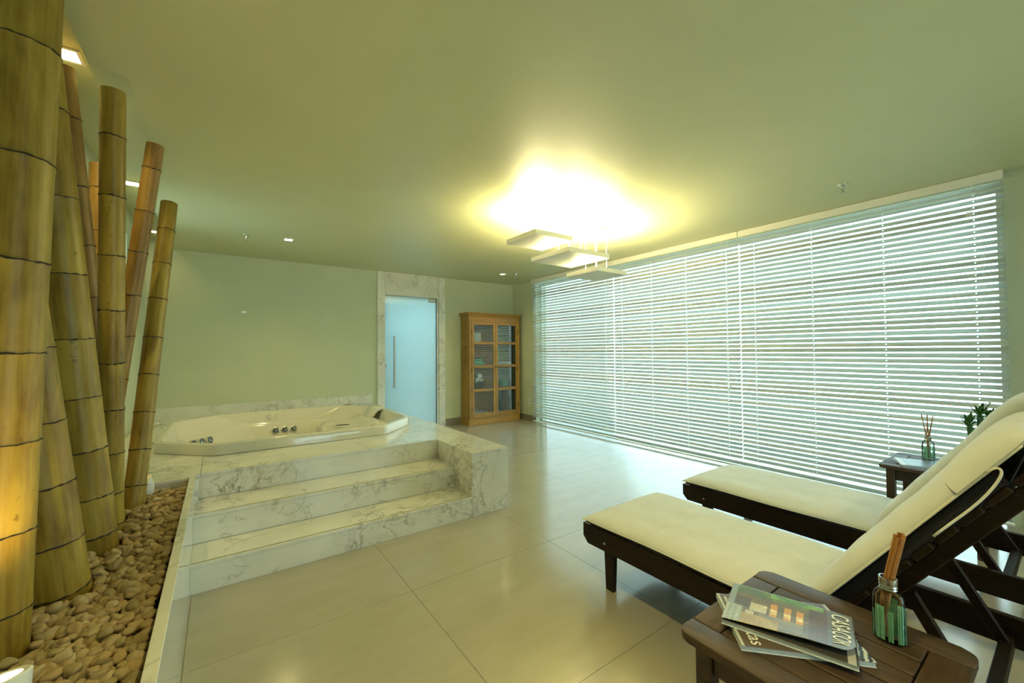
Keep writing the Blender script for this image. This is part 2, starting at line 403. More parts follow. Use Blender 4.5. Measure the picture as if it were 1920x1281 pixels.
hb = B(); prism(hb, [(DX0+.006+.028*math.cos(a), 1.115+.05*math.sin(a)) for a in [-PI/2+PI*i/10 for i in range(11)]], YB+.008, YB+.042, 'y'); obj('lock', hb, steel, door)
# steam room behind the door
bm = B(); box(bm, (1.7, YB+T+1.5, -.05), (3.9, YB+T+1.6, 2.6)); box(bm, (1.6, YB+T, -.05), (1.7, YB+T+1.6, 2.6)); box(bm, (3.9, YB+T, -.05), (4.0, YB+T+1.6, 2.6)); box(bm, (1.6, YB+T, 2.6), (4.0, YB+T+1.6, 2.7)); box(bm, (1.6, YB+.1, -.1), (4.0, YB+T+1.6, 0))
struct('wall_steam_room', bm, plain('pale_tiles', (.75, .8, .8), .4), 'pale walls of the room behind the frosted door')
lamp('steam_room_light', 'AREA', (2.8, YB+T+.9, 2.55), 88, (.58, .93, 1.0), shape='SQUARE', size=.7)

# ================================================================== BLINDS
PITCHS = .0485
def slat_mesh(L, holes):
    """curved slat along y, length L, with slots where the ladder cords pass; laid flat; each copy is tilted with its room-side edge low"""
    bm = B(); Wd, th = .05, 0.0
    us = [-.5, -.30, -.14, .14, .30, .5]                 # across: -.5 outer (high) .. .5 inner (low)
    ysx = [0]
    for h in holes: ysx += [h-.004, h+.004]
    ysx += [L]
    def pt(u, y):
        a = u*Wd; crown = .0035*(1-4*u*u)
        return V(-a*math.cos(th)-crown*math.sin(th), y, -a*math.sin(th)+crown*math.cos(th))
    g = [[bm.verts.new(pt(u, y)) for u in us] for y in ysx]
    for j in range(len(ysx)-1):
        hole = j % 2 == 1
        for i in range(len(us)-1):
            if hole and i == 2: continue
            bm.faces.new((g[j][i], g[j][i+1], g[j+1][i+1], g[j+1][i]))
    bmesh.ops.solidify(bm, geom=bm.faces[:], thickness=.0022)
    me = mesh_from(bm, 'slat', 35); me.materials.append(slat_mat); return me
seams = [6.082, 4.109, 2.274, .3265]
blab = ['white venetian blind beside the wooden cabinet', 'middle white venetian blind of the window', 'white venetian blind behind the loungers, furthest from the cabinet']
for k in range(3):
    ya, yb_ = seams[k]-.004, seams[k+1]+.004; L = ya-yb_
    t = thing('venetian_blind', blab[k], 'blind', (XB, yb_, 0), 'venetian blinds on the window wall')
    boxo('headrail', (XB-.03, yb_, 2.645), (XB+.03, ya, 2.697), white_paint, t, .003)
    boxo('valance', (XB-.042, yb_-.001, 2.628), (XB-.032, ya+.001, 2.698), white_paint, t, .002)
    fr_ = [.08, .36, .64, .92]; holes = [L*f for f in fr_]
    me = slat_mesh(L, holes)
    z = 2.60; zb = .055 if k == 0 else .05
    while z > zb+.03:
        tilt = 46+7*(z-1.36)/1.24 if z > 1.36 else 46-21*(1.36-z)/1.3      # long blinds hang more open towards the bottom
        inst('slat', me, (XB, yb_, z), t, (0, -math.radians(tilt), 0)); z -= PITCHS
    bm = B(); box(bm, (XB-.026, yb_, zb-.030), (XB+.026, ya, zb-.012), .006, 2); obj('bottom_rail', bm, white_paint, t)
    for f in holes:
        bm = B()
        for sx in (-.0235, .0235): tube(bm, [(XB+sx, yb_+f+.006, 2.64), (XB+sx, yb_+f+.006, zb-.012)], .0009, 5)
        tube(bm, [(XB, yb_+f, 2.64), (XB, yb_+f, zb-.012)], .0009, 5)
        obj('ladder_cord', bm, cord_mat, t)
    # pull cords and tilt cords with tassels
    for dy, zl in ((.10, .95), (.115, .90), (.165, 2.42), (.18, 2.42)):
        bm = B(); tube(bm, [(XB-.047, yb_+dy, 2.63), (XB-.047, yb_+dy, zl)], .0012, 5); c = obj('pull_cord', bm, cord_mat, t)
        bm = B(); lathe(bm, [(.003, 0), (.007, -.006), (.008, -.03), (.005, -.036)], 10, at=(XB-.047, yb_+dy, zl)); obj('tassel', bm, cord_mat, c, 40)

# ================================================================== TUB PLATFORM
HP, XP0, XP1, YS = .52, -.128, 2.045, 2.937
RZ = [.165, .343, .52]; RY = [2.937, 3.25, 3.60]; XS1 = 1.69
pf = thing('tub_platform', 'raised platform of veined marble with three steps around the hot tub', 'platform', (0, YS, 0))
ST = .02
def piece(name, a, b, label=None, bv=.0015):
    o = boxo(name, a, b, MARB, pf, bv)
    if label: o['label'] = label
    return o
gp_ = .0012
for i in range(3):
    piece('riser', (XP0-.0005, RY[i], 0 if i == 0 else RZ[i-1]), (XS1-gp_, RY[i]+.02, RZ[i]-ST-gp_))
for i in range(2):
    piece('tread', (XP0-.0005, RY[i]-.003, RZ[i]-ST), (XS1-gp_, RY[i+1]-gp_, RZ[i]))
strip_mat = plain('honed_grip_strip', (.30, .29, .20), .7, var=.15, scale=50)
for i in range(2): boxo('grip_strip', (XP0+.004, RY[i]+.012, RZ[i]-.001), (XS1-.006, RY[i]+.026, RZ[i]+.0006), strip_mat, pf)
piece('end_panel', (XS1, YS, 0), (XP1, YS+.02, HP-ST-gp_))
piece('side_panel', (XP1-.02, YS+.02+gp_, 0), (XP1, YB-.002, HP-ST-gp_))
piece('cheek_panel', (XS1, YS+.02+gp_, 0), (XS1+.02, RY[2], HP-ST-gp_))
# masonry core under the treads
bm = B(); box(bm, (XP0+.02, RY[0]+.021, .0), (XS1-.002, RY[2]-.001, RZ[0]-ST-.001)); box(bm, (XP0+.02, RY[1]+.021, RZ[0]-ST-.001), (XS1-.002, RY[2]-.001, RZ[1]-ST-.001))
obj('core', bm, grout, pf)
# deck slabs around the tub cut-out
TX0, TX1, TY0, TY1, CH = -.44, 1.775, 4.125, 6.08, .40
SP0 = -.101
def deck(pts):
    bm = B(); prism(bm, pts, HP-ST, HP, 'z'); return obj('deck_slab', bm, MARB, pf)
e_ = .03; ox0, ox1, oy0, oy1, oc = TX0+e_, TX1-e_, TY0+e_, TY1-e_, CH-e_*.586
deck([(SP0+gp_, RY[2]-.003), (XP1+.003, RY[2]-.003), (XP1+.003, oy0), (SP0+gp_, oy0)])
deck([(XS1-.003, YS-.003), (XP1+.003, YS-.003), (XP1+.003, RY[2]-.003-gp_), (XS1-.003, RY[2]-.003-gp_)])
deck([(XL+.002, 3.545), (XP0, 3.545), (XP0, RY[2]-.003), (SP0-gp_, RY[2]-.003), (SP0-gp_, oy0), (ox0+oc, oy0), (ox0, oy0+oc), (XL+.002, oy0+oc)])
deck([(ox1-oc, oy0+gp_), (XP1+.003, oy0+gp_), (XP1+.003, YB-.003), (ox1-oc, YB-.003), (ox1-oc, oy1), (ox1, oy1-oc), (ox1, oy0+oc)])
deck([(XL+.002, oy1-oc), (ox0, oy1-oc), (ox0+oc, oy1), (ox1-oc-gp_, oy1), (ox1-oc-gp_, YB-.003), (XL+.002, YB-.003)])
deck([(XL+.002, oy0+oc+gp_), (ox0, oy0+oc+gp_), (ox0, oy1-oc-gp_), (XL+.002, oy1-oc-gp_)])
boxo('core_wall', (XL+.002, 3.52, 0), (XP0+.02, 3.54, HP-ST-.001), MARB, pf)
piece('splash_slab', (XL+.002, YB-.022, HP), (2.035, YB-.001, .662))

# hot tub
tub = thing('hot_tub', 'white octagonal built-in whirlpool tub set in the marble platform', 'hot tub', ((TX0+TX1)/2, (TY0+TY1)/2, HP))
def octo(ins, ch=None, n=5):
    x0, x1, y0, y1 = TX0+ins, TX1-ins, TY0+ins, TY1-ins; c = (CH-ins*.586 if ins < .06 else .57) if ch is None else ch
    raw = [(x0+c, y0), (x1-c, y0), (x1, y0+c), (x1, y1-c), (x1-c, y1), (x0+c, y1), (x0, y1-c), (x0, y0+c)]
    out = []; rr = .05
    for i, pnt in enumerate(raw):     # round the corners
        p0 = Vector(raw[i-1]); p1 = Vector(pnt); p2 = Vector(raw[(i+1) % 8])
        a = p1+(p0-p1).normalized()*rr; b = p1+(p2-p1).normalized()*rr
        for k in range(n):
            s = k/(n-1); out.append(tuple(a*(1-s)**2+p1*2*s*(1-s)+b*s*s))
    return out
prof = [(0.0, .521), (-.004, .525), (-.004, .602), (.002, .612), (.010, .616), (.034, .616), (.044, .611), (.050, .595), (.095, .485), (.105, .474), (.15, .470), (.165, .455), (.26, .17), (.29, .13), (.35, .115)]
bm = B(); rings = []
for ins, z in prof: rings.append([bm.verts.new((x, y, z)) for x, y in octo(ins)])
n = len(rings[0])
for a, b in zip(rings, rings[1:]):
    for i in range(n): bm.faces.new((a[i], a[(i+1) % n], b[(i+1) % n], b[i]))
bm.faces.new(rings[-1])
bmesh.ops.recalc_face_normals(bm, faces=bm.faces[:])
obj('shell', bm, acrylic, tub, 40)
def jet(p, nrm, r=.040):
    nrm = Vector(nrm).normalized(); q = nrm.to_track_quat('Z', 'Y').to_matrix().to_4x4(); Mx = Matrix.Translation(Vector(p)) @ q
    bm = B(); lathe(bm, [(r, 0), (r, .006), (r*.8, .010), (r*.72, .006), (r*.45, .006), (r*.4, .012), (r*.15, .014)], 20)
    bmesh.ops.transform(bm, matrix=Mx, verts=bm.verts[:]); o = obj('jet', bm, steel, tub, 40)
    bm = B(); lathe(bm, [(r*.70, .0062), (r*.46, .0068)], 20, cap0=False, cap1=False); lathe(bm, [(r*.22, .0142), (r*.05, .0150)], 12)
    bmesh.ops.transform(bm, matrix=Mx, verts=bm.verts[:]); obj('nozzle', bm, black, o)
# back wall of the basin at y: inset .22 -> slope between (.175,.44) and (.27,.17)
for x in (.575, .675, .775): jet((x, TY1-.195-.003, .385), (0, -1, .35))
for x in (.575, .675, .775): jet((x, TY1-.228-.003, .28), (0, -1, .35))
for k in (-1, 0, 1):
    d = V(1, -1, 0).normalized(); tdir = V(1, 1, 0).normalized()
    pp = V(-.150, 5.415, 0)+tdir*(k*.095)+d*.006; jet((pp.x, pp.y, .425), (d.x, d.y, .35))
# moulded seat at the right end, with head-rest ridges
def blob(name, a, b, bev, mat=acrylic):
    bm = B(); box(bm, a, b, bev, 4); return obj(name, bm, mat, tub, 50)
bm = B(); prism(bm, [(.98, .13), (1.03, .40), (1.10, .45), (1.42, .475), (1.47, .50), (1.60, .52), (1.60, .13)], 4.75, 5.80, 'y', .03); obj('moulded_seat', bm, acrylic, tub, 50)
bm = B(); prism(bm, [(1.40, .46), (1.46, .53), (1.53, .535), (1.62, .50), (1.62, .46)], 4.85, 5.70, 'y', .02); obj('seat_back', bm, acrylic, tub, 50)
bm = B(); prism(bm, [(1.56, .50), (1.64, .635), (1.74, .645), (1.765, .61), (1.66, .60), (1.60, .49)], 5.32, 5.62, 'y', .012); obj('headrest', bm, acrylic, tub, 50)
bm = B(); lathe(bm, [(.10, 0), (.10, .006), (.085, .012), (.01, .012)], 28, at=(1.22, 5.25, .458)); sd = obj('suction_cover', bm, acrylic, tub, 40)
for dy in (-.025, .03): bm = B(); box(bm, (1.15, 5.25+dy-.012, .469), (1.29, 5.25+dy+.012, .4725), .001); obj('slot', bm, black, sd)
bm = B(); lathe(bm, [(.045, 0), (.045, .006), (.03, .010), (.008, .010)], 24, at=(1.46, 6.03, .615)); obj('control_cap', bm, gold, tub, 40)
bm = B(); lathe(bm, [(.04, 0), (.04, .005), (.02, .007)], 24, at=(1.30, 5.94, .468)); obj('control_cap', bm, dark_metal, tub, 40)
for x in (.52, .60):
    bm = B(); tube(bm, [(x+.025*math.cos(a), TY1-.088, .545+.02*math.sin(a)) for a in [PI*.35+PI*1.3*i/10 for i in range(11)]], .0045, 6); obj('air_inlet', bm, chrome, tub, True)
bm = B(); tube(bm, [(-.52, 5.02, .52), (-.52, 5.02, .62), (-.50, 5.02, .68), (-.47, 5.02, .70), (-.43, 5.02, .69), (-.41, 5.02, .66)], .014, 10); lathe(bm, [(.03, 0), (.03, .01), (.022, .02)], 16, at=(-.52, 5.02, .52))
f = obj('bath_spout', bm, chrome, None, 40); tag(f, 'curved chrome spout on the deck behind the bamboo poles', 'faucet')
bm = B(); lathe(bm, [(.026, 0), (.026, .012), (.018, .02), (.018, .075), (.024, .08), (.024, .10), (.01, .105)], 16, at=(-.545, 4.86, .52)); f = obj('tap_handle', bm, chrome, None, 40); tag(f, 'chrome tap handle on the deck beside the spout', 'tap')

# ================================================================== PLANTER
PX1 = XP0; PXI = -.159; PY0 = .2; PYE = 3.536
pl = thing('planter', 'long marble planter box filled with pebbles and bamboo', 'planter', (-.45, 1.9, 0))
boxo('outer_panel', (PX1-.02, PY0, 0), (PX1, RY[0]+.6, HP-ST-gp_), MARB, pl, .0015)
boxo('rim_slab', (PXI, PY0, HP-ST), (PX1+.003, 3.543, HP), MARB, pl, .0015)
boxo('inner_panel', (PXI, PY0, 0), (PX1-.021, 3.52, HP-ST-gp_), grout, pl)
boxo('end_panel', (XL+.002, PY0-.02, 0), (PX1, PY0-.001, HP), MARB, pl)
boxo('rim_slab', (XL+.002, 3.515, HP-ST), (PXI-gp_, 3.543, HP), MARB, pl, .0015)
bm = B(); box(bm, (XL+.002, PY0+.001, .0), (PXI-.001, 3.514, .43)); obj('soil', bm, plain('dark_soil', (.06, .045, .02), .95, var=.4), pl)

# bamboo poles: base(x,y) top(x,y,z) radius nodes material label
ZB = .46
POLES = [
 ((-.554, 1.905), (-.496, 1.907, 2.60), .086, [.867, .70, .552, .421, .295, .17, .061], bam_y, 'thickest bamboo pole at the left edge, lit from below'),
 ((-.477, 2.230), (-.663, 2.12, 2.30), .087, [.80, .64, .497, .354, .23, .114, .014], bam_y, 'thick bamboo pole leaning back behind the leftmost pole'),
 ((-.457, 2.656), (-.629, 2.526, 2.582), .081, [.911, .738, .585, .453, .331, .22, .119, .036], bam_y, 'thick brown bamboo pole, third along the planter, leaning left'),
 ((-.462, 3.035), (-.624, 2.799, 2.721), .056, [.898, .758, .634, .523, .41, .30, .19, .08], bam_o, 'thin orange-brown bamboo pole with its cut top under the ceiling strip'),
 ((-.443, 2.942-.06), (-.419, 2.644, 2.60), .052, [.901, .771, .64, .518, .398, .291, .189, .095, .02], bam_y, 'straight upright pale bamboo pole with a high cut top'),
 ((-.53, 3.12), (-.575, 3.30, 2.45), .049, [.927, .80, .67, .54, .41, .28, .15], bam_o, 'bamboo pole mostly hidden behind the straight upright pole'),
 ((-.577, 3.385), (-.321, 3.202, 2.601), .048, [.932, .813, .70, .581, .469, .35, .23, .11], bam_o, 'orange-brown bamboo pole leaning right, second from the tub'),
 ((-.403, 3.239), (-.284, 3.57, 2.367), .052, [.898, .775, .651, .521, .401, .283, .17, .064], bam_y, 'golden bamboo pole leaning right, nearest the tub'),
]
BASES = []
for (bx_, by_), top, r, nodes, mat, lab in POLES:
    b = V(bx_, by_, ZB-.06); t_ = Vector(top); ax = (t_-V(bx_, by_, ZB)); Ln = ax.length; ax.normalize()
    b = V(bx_, by_, ZB)-ax*.05
    root = bpy.data.objects.new('bamboo_pole', None); COL.objects.link(root); root.empty_display_size = .1
    root.location = b; root.rotation_mode = 'QUATERNION'; root.rotation_quaternion = ax.to_track_quat('Z', 'Y')
    tag(root, lab, 'bamboo', 'bamboo poles in the pebble planter')
    BASES.append((bx_, by_, r))
    cuts = [0]+[s*Ln+.05 for s in sorted(nodes)]+[Ln+.05]
    rad = lambda z: r*(1-.1*z/(Ln+.05))
    for i in range(len(cuts)-1):
        z0, z1 = cuts[i], cuts[i+1]
        if z1-z0 < .03 and i == 0: pass
        bm = B(); pr = []; m = 12
        for k in range(m+1):
            s = k/m; z = z0+(z1-z0)*s
            fl = 0
            if i > 0: fl += .018*math.exp(-((z-z0)/.012)**2)
            if i < len(cuts)-2: fl += .028*math.exp(-((z1-z)/.016)**2)
            pr.append((rad(z)*(1+fl)-.0008, z))
        # extra rings close to the nodes
        ex = [(rad(z)*(1+.018*math.exp(-((z-z0)/.012)**2)*(i > 0)+.028*math.exp(-((z1-z)/.016)**2)*(i < len(cuts)-2))-.0008, z) for z in (z0+.006, z0+.014, z1-.018, z1-.008) if z0 < z < z1]
        pr = sorted(pr+ex, key=lambda q: q[1])
        last = i == len(cuts)-2
        if last:
            rt_ = rad(z1)
            pr += [(rt_*.98, z1+.001), (rt_*.80, z1+.001), (rt_*.78, z1-.12)]
        lathe(bm, pr, 36, cap0=True, cap1=True)
        o = obj('internode', bm, mat, None, 40, world=False); o.parent = root
        if i > 0:
            bm = B(); ring = []
            N = 48; ph = random.random()*7
            prv = None
            for q in range(N):
                a = 2*PI*q/N; wob = .0016*math.sin(3*a+ph)+.0012*math.sin(11*a+2*ph)
                th = .0012+.0030*random.random()**1.5
                rr = rad(z0)*1.026
                ring.append([bm.verts.new((R_*math.cos(a), R_*math.sin(a), z0+wob+dz)) for R_, dz in ((rr-.004, -th), (rr, -th), (rr+.0004, 0), (rr, th), (rr-.004, th))])
            for q in range(N):
                a_, b_ = ring[q], ring[(q+1) % N]
                for e in range(4): bm.faces.new((a_[e], b_[e], b_[e+1], a_[e+1]))
            bmesh.ops.recalc_face_normals(bm, faces=bm.faces[:])
            o = obj('node_ring', bm, node_dark, None, True, world=False); o.parent = root

# pebbles
def pebble_mat(island):
    t = NT('river_pebble_'+('bed' if island else 'single'))
    if island: rnd = t.node('ShaderNodeNewGeometry').outputs['Random Per Island']
    else: rnd = t.node('ShaderNodeObjectInfo').outputs['Random']
    c = t.ramp(rnd, [(0, (.26, .19, .08)), (.3, (.38, .29, .14)), (.55, (.46, .34, .17)), (.8, (.40, .27, .12)), (1, (.52, .44, .25))])
    n = t.noise(t.coord(), 35, 4)
    c = t.mix(.35, c, t.ramp(n, [(.3, (.55, .5, .42)), (.7, (1, 1, 1))]), 'MULTIPLY')
    t.color(c); t.set(rough=.55); return t.m
peb_s, peb_i = pebble_mat(False), pebble_mat(True)
variants = []
for k in range(8):
    bm = B(); bmesh.ops.create_icosphere(bm, subdivisions=3, radius=1)
    rr = random.Random(k); f1 = [V(rr.uniform(-1, 1), rr.uniform(-1, 1), rr.uniform(-1, 1)) for _ in range(3)]
    for v in bm.verts:
        n_ = v.co.normalized(); s = 1+sum(.09*math.sin(2.2*n_.dot(q)*2+i) for i, q in enumerate(f1)); v.co = n_*s
    sx, sy, sz = .5, .34+.08*rr.random(), .22+.10*rr.random()
    for v in bm.verts: v.co = V(v.co.x*sx, v.co.y*sy, v.co.z*sz)
    me = mesh_from(bm, 'pebble', True); me.materials.append(peb_s); variants.append(me)
spots = []
rg = random.Random(3); stp = .030
nx = int((PXI-XL)/stp); ny = int((3.515-.75)/stp)
for layer in range(2):
    for i in range(nx):
        for j in range(ny):
            x = XL+.015+(i+rg.random()*.9+(layer*.5))*stp; y = .75+(j+rg.random()*.9)*stp
            if x > PXI-.014 or y > 3.505 or x < XL+.012: continue
            if any((x-a)**2+(y-b)**2 < (r_+.018)**2 for a, b, r_ in BASES): continue
            if layer == 1 and rg.random() < .62: continue
            spots.append((x, y, .448+layer*.014+rg.random()*.016))
lobs = cam.location
def view(x, y, z):
    d = V(x, y, z)-V(0, 0, CAMH); zz = d.dot(fw)
    if zz < .1: return None
    return 960+FPX*d.dot(r2)/zz, 640.5-FPX*d.dot(u2)/zz, zz
def hidden(x, y):
    for a, b, r_ in BASES:
        # between viewer and pole?
        L2 = math.hypot(x, y); t_ = (a*x+b*y)/(L2*L2)
        if 0 < t_ < 1 and math.hypot(a-x*t_, b-y*t_) < r_: return True
    return False
cand = []
for s in spots:
    q = view(*s)
    if q and -10 < q[0] < 1930 and q[1] < 1290 and not hidden(s[0], s[1]) and s[2] > .456: cand.append((q[2], s))
cand.sort(); single = {c[1] for c in cand[:300]}
plab = 'smooth tan pebble among the nearest pebbles of the planter bed'
bv, bf = [], []
base_co = [[v.co.copy() for v in m.vertices] for m in variants]; base_f = [[tuple(p.vertices) for p in m.polygons] for m in variants]
for s in spots:
    k = rg.randrange(8); size = rg.uniform(.036, .058); rot = (rg.uniform(-.7, .7), rg.uniform(-.6, .6), rg.uniform(0, 6.28))
    if s in single:
        o = bpy.data.objects.new('pebble', variants[k]); COL.objects.link(o); o.location = s; o.rotation_euler = rot; o.scale = (size,)*3
        tag(o, plab, 'pebble', 'pebbles in the bamboo planter')
    else:
        Mx = Matrix.LocRotScale(Vector(s), __import__('mathutils').Euler(rot), V(size, size, size)); n0 = len(bv)
        bv += [Mx @ c for c in base_co[k]]; bf += [tuple(i+n0 for i in f_) for f_ in base_f[k]]
me = bpy.data.meshes.new('pebble_bed'); me.from_pydata([tuple(c) for c in bv], [], bf); me.polygons.foreach_set('use_smooth', [True]*len(me.polygons)); me.materials.append(peb_i)
o = bpy.data.objects.new('pebble_bed', me); COL.objects.link(o); o['kind'] = 'stuff'; tag(o, 'bed of small tan pebbles filling the planter around the poles', 'pebbles')

# garden spotlights
def spotlight(loc, aim, label, watts):
    t = thing('garden_spotlight', label, 'spotlight', loc, 'uplights among the bamboo')
    q = Vector(aim).normalized().to_track_quat('Z', 'Y').to_matrix().to_4x4(); Mx = Matrix.Translation(Vector(loc)+V(0, 0, .045)) @ q
    bm = B(); lathe(bm, [(.02, -.075), (.045, -.07), (.058, -.03), (.062, .02), (.064, .034), (.060, .038), (.048, .036), (.046, .020)], 36, cap1=False)
    bmesh.ops.transform(bm, matrix=Mx, verts=bm.verts[:]); obj('housing', bm, white_paint, t, 40)
    bm = B(); lathe(bm, [(.046, .022), (.03, .026), (.005, .027)], 32); bmesh.ops.transform(bm, matrix=Mx, verts=bm.verts[:]); obj('lens', bm, emission('warm_lens', (1, .72, .32), 14), t, True)
    bm = B(); tube(bm, [Vector(loc)+V(0, 0, -.01), Vector(loc)+V(0, 0, -.05)], .012, 10); obj('stake', bm, dark_metal, t)
    l = lamp('spot_bulb', 'SPOT', Vector(loc)+V(0, 0, .045)+Vector(aim).normalized()*.05, watts, (1, .68, .22), shadow_soft_size=.03, spot_size=1.9, spot_blend=.7)
    l.rotation_euler = (-Vector(aim).normalized()).to_track_quat('Z', 'Y').to_euler(); l.parent = t; l.location = l.location-t.location
spotlight((-.43, 1.52, .497), (-.12, .25, 1), 'round white uplight at the foot of the thickest bamboo pole', 14)
spotlight((-.39, 3.40, .50), (-.3, -.35, 1), 'round white uplight behind the bamboo pole nearest the tub', 4)

# ================================================================== CABINET
CX0, CX1, CY0, CY1 = 3.675, 4.80, 6.485, 6.785
cb = thing('display_cabinet', 'honey pine display cabinet with glazed double doors in the corner', 'cabinet', ((CX0+CX1)/2, 6.63, 0))
boxo('plinth', (CX0-.012, CY0-.012, 0), (CX1+.012, CY1, .115), pine_x, cb, .004)
boxo('side_stile', (CX0, CY0+.001, .116), (CX0+.025, CY0+.05, 1.94), pine, cb, .002)
boxo('side_stile', (CX0, CY1-.05, .116), (CX0+.025, CY1, 1.94), pine, cb, .002)
for z in (.116, .60, 1.04, 1.47, 1.89): boxo('side_rail', (CX0, CY0+.051, z), (CX0+.025, CY1-.051, z+.05), pine_x, cb, .002)
for z0, z1 in ((.167, .599), (.651, 1.039), (1.091, 1.469), (1.521, 1.889)): boxo('side_panel', (CX0+.010, CY0+.051, z0), (CX0+.02, CY1-.051, z1), pine, cb)
# right side glazed
boxo('side_stile', (CX1-.025, CY0+.001, .116), (CX1, CY0+.05, 1.94), pine, cb, .002)
boxo('side_stile', (CX1-.025, CY1-.05, .116), (CX1, CY1, 1.94), pine, cb, .002)
for z in (.116, 1.89): boxo('side_rail', (CX1-.025, CY0+.051, z), (CX1, CY1-.051, z+.05), pine_x, cb, .002)
cglass = clear_glass('cabinet_glass', (.95, .98, .96), 1.0)
boxo('side_pane', (CX1-.016, CY0+.051, .167), (CX1-.012, CY1-.051, 1.889), cglass, cb)
boxo('back_board', (CX0+.026, CY1-.012, .116), (CX0+.80, CY1, 1.94), pine_in, cb)
boxo('top_board', (CX0, CY0, 1.941), (CX1, CY1, 1.965), pine_x, cb)
for z in (.125, .635, 1.068, 1.50): boxo('shelf', (CX0+.027, CY0+.045, z), (CX1-.027, CY1-.013, z+.02), pine_x, cb, .002)
# crown moulding
for nm, z0, z1, e in (('frieze', 1.966, 1.995, .006), ('crown_moulding', 1.996, 2.03, .028), ('cornice', 2.031, 2.062, .045)):
    bm = B()
    e0 = e if nm == 'cornice' else e*.5
    lo = [(CX0-e0*.6, CY0-e0*.6), (CX1+e0*.6, CY0-e0*.6), (CX1+e0*.6, CY1), (CX0-e0*.6, CY1)]; hi = [(CX0-e, CY0-e), (CX1+e, CY0-e), (CX1+e, CY1), (CX0-e, CY1)]
    a = [bm.verts.new((*p_, z0)) for p_ in lo]; b = [bm.verts.new((*p_, z1)) for p_ in hi]
    bm.faces.new(a[::-1]); bm.faces.new(b)
    for i in range(4): bm.faces.new((a[i], a[(i+1) % 4], b[(i+1) % 4], b[i]))
    obj(nm, bm, pine_x, cb)
boxo('face_stile', (CX0, CY0-.018, .116), (CX0+.045, CY0, 1.94), pine, cb, .002)
boxo('face_stile', (CX1-.045, CY0-.018, .116), (CX1, CY0, 1.94), pine, cb, .002)
boxo('face_rail', (CX0+.046, CY0-.018, 1.90), (CX1-.046, CY0, 1.94), pine_x, cb, .002)
boxo('face_rail', (CX0+.046, CY0-.018, .116), (CX1-.046, CY0, .14), pine_x, cb, .002)
mid = (CX0+CX1)/2
for s, (x0, x1) in enumerate(((CX0+.048, mid-.002), (mid+.002, CX1-.048))):
    d = boxo('cabinet_door', (x0, CY0-.022, .142), (x0+.048, CY0, 1.898), pine, cb, .002)
    boxo('door_stile', (x1-.048, CY0-.022, .142), (x1, CY0, 1.898), pine, d, .002)
    zs = [.142, .61, 1.045, 1.475, 1.84]
    for i, z in enumerate(zs):
        h = .075 if i == 0 else (.058 if i == 4 else .05)
        boxo('door_rail', (x0+.049, CY0-.021, z), (x1-.049, CY0-.001, z+h), pine_x, d, .002)
        if i < 4:
            boxo('door_pane', (x0+.047, CY0-.012, z+h-.002), (x1-.047, CY0-.009, zs[i+1]+.002), cglass, d)
    kx = x1-.02 if s == 0 else x0+.02
    bm = B(); lathe(bm, [(.006, 0), (.006, .010), (.012, .016), (.011, .024), (.004, .027)], 14)
    bmesh.ops.transform(bm, matrix=Matrix.Translation(V(kx, CY0-.021, 1.06)) @ Matrix.Rotation(PI/2, 4, 'X'), verts=bm.verts[:]); obj('knob', bm, dark_metal, d, 40)
    hx = x0-.002 if s == 0 else x1+.002
    for z in (.30, 1.02, 1.72):
        bm = B(); tube(bm, [(hx, CY0-.024, z-.04), (hx, CY0-.024, z+.04)], .006, 8); obj('hinge', bm, dark_metal, d, 40)
# contents
def top_thing(name, bm, mat, label, cat, smooth=40, group=None):
    o = obj(name, bm, mat, None, smooth); return tag(o, label, cat, group)
bm = B(); box(bm, (3.80, 6.56, 1.521), (3.98, 6.70, 1.70), .004); bx1 = top_thing('white_box', bm, white_paint, 'white box on the top shelf of the wooden cabinet', 'box')
for i in range(3):
    bm = B(); box(bm, (3.80+.012*i, 6.55, 1.089+.042*i), (4.06-.03*i, 6.74, 1.129+.042*i), .018, 3); top_thing('folded_towel', bm, teal, ['folded teal towel at the bottom of the cabinet pile', 'folded teal towel in the middle of the cabinet pile', 'folded teal towel on top of the cabinet pile'][i], 'towel', 60, 'teal towels in the cabinet')
for i in range(2):
    bm = B(); box(bm, (4.33+.02*i, 6.55, 1.089+.031*i), (4.66-.02*i, 6.74, 1.119+.031*i), .002); top_thing('book', bm, white_cl if i else paper, ['lower of two pale books lying in the cabinet', 'upper of two pale books lying in the cabinet'][i], 'book', False, 'books in the cabinet')
bk = thing('wicker_basket', 'wicker basket with a looped handle on the third cabinet shelf', 'basket', (3.97, 6.64, .656))
bm = B(); lathe(bm, [(.10, 0), (.125, .05), (.14, .13), (.138, .135), (.12, .05), (.095, .01)], 28, at=(3.97, 6.64, .656), cap1=True, sy=.72); obj('body', bm, wicker, bk, 50)
bm = B(); tube(bm, [(3.97+.055*math.cos(a), 6.535, .785+.06*math.sin(a)) for a in [PI*i/10 for i in range(11)]], .006, 8); obj('handle', bm, wicker, bk, True)
for i, (x, y, z, rr) in enumerate(((3.91, 6.64, .80, .05), (4.00, 6.65, .80, .048), (3.955, 6.65, .886, .05))):
    bm = B(); tube(bm, [(x, y-.08, z), (x, y-.078, z), (x, y+.08, z), (x, y+.082, z)], [rr*.8, rr, rr, rr*.8], 20)
    top_thing('rolled_towel', bm, white_cl, ['rolled white towel at the left of the basket', 'rolled white towel at the right of the basket', 'rolled white towel on top of the basket'][i], 'towel', 50, 'white towels in the basket')
bm = B(); lathe(bm, [(.05, 0), (.055, .006), (.085, .06), (.105, .13), (.100, .132), (.08, .06), (.045, .012)], 32, at=(4.53, 6.63, .656)); top_thing('teal_bowl', bm, teal_gl, 'teal ceramic bowl on the third cabinet shelf', 'bowl')
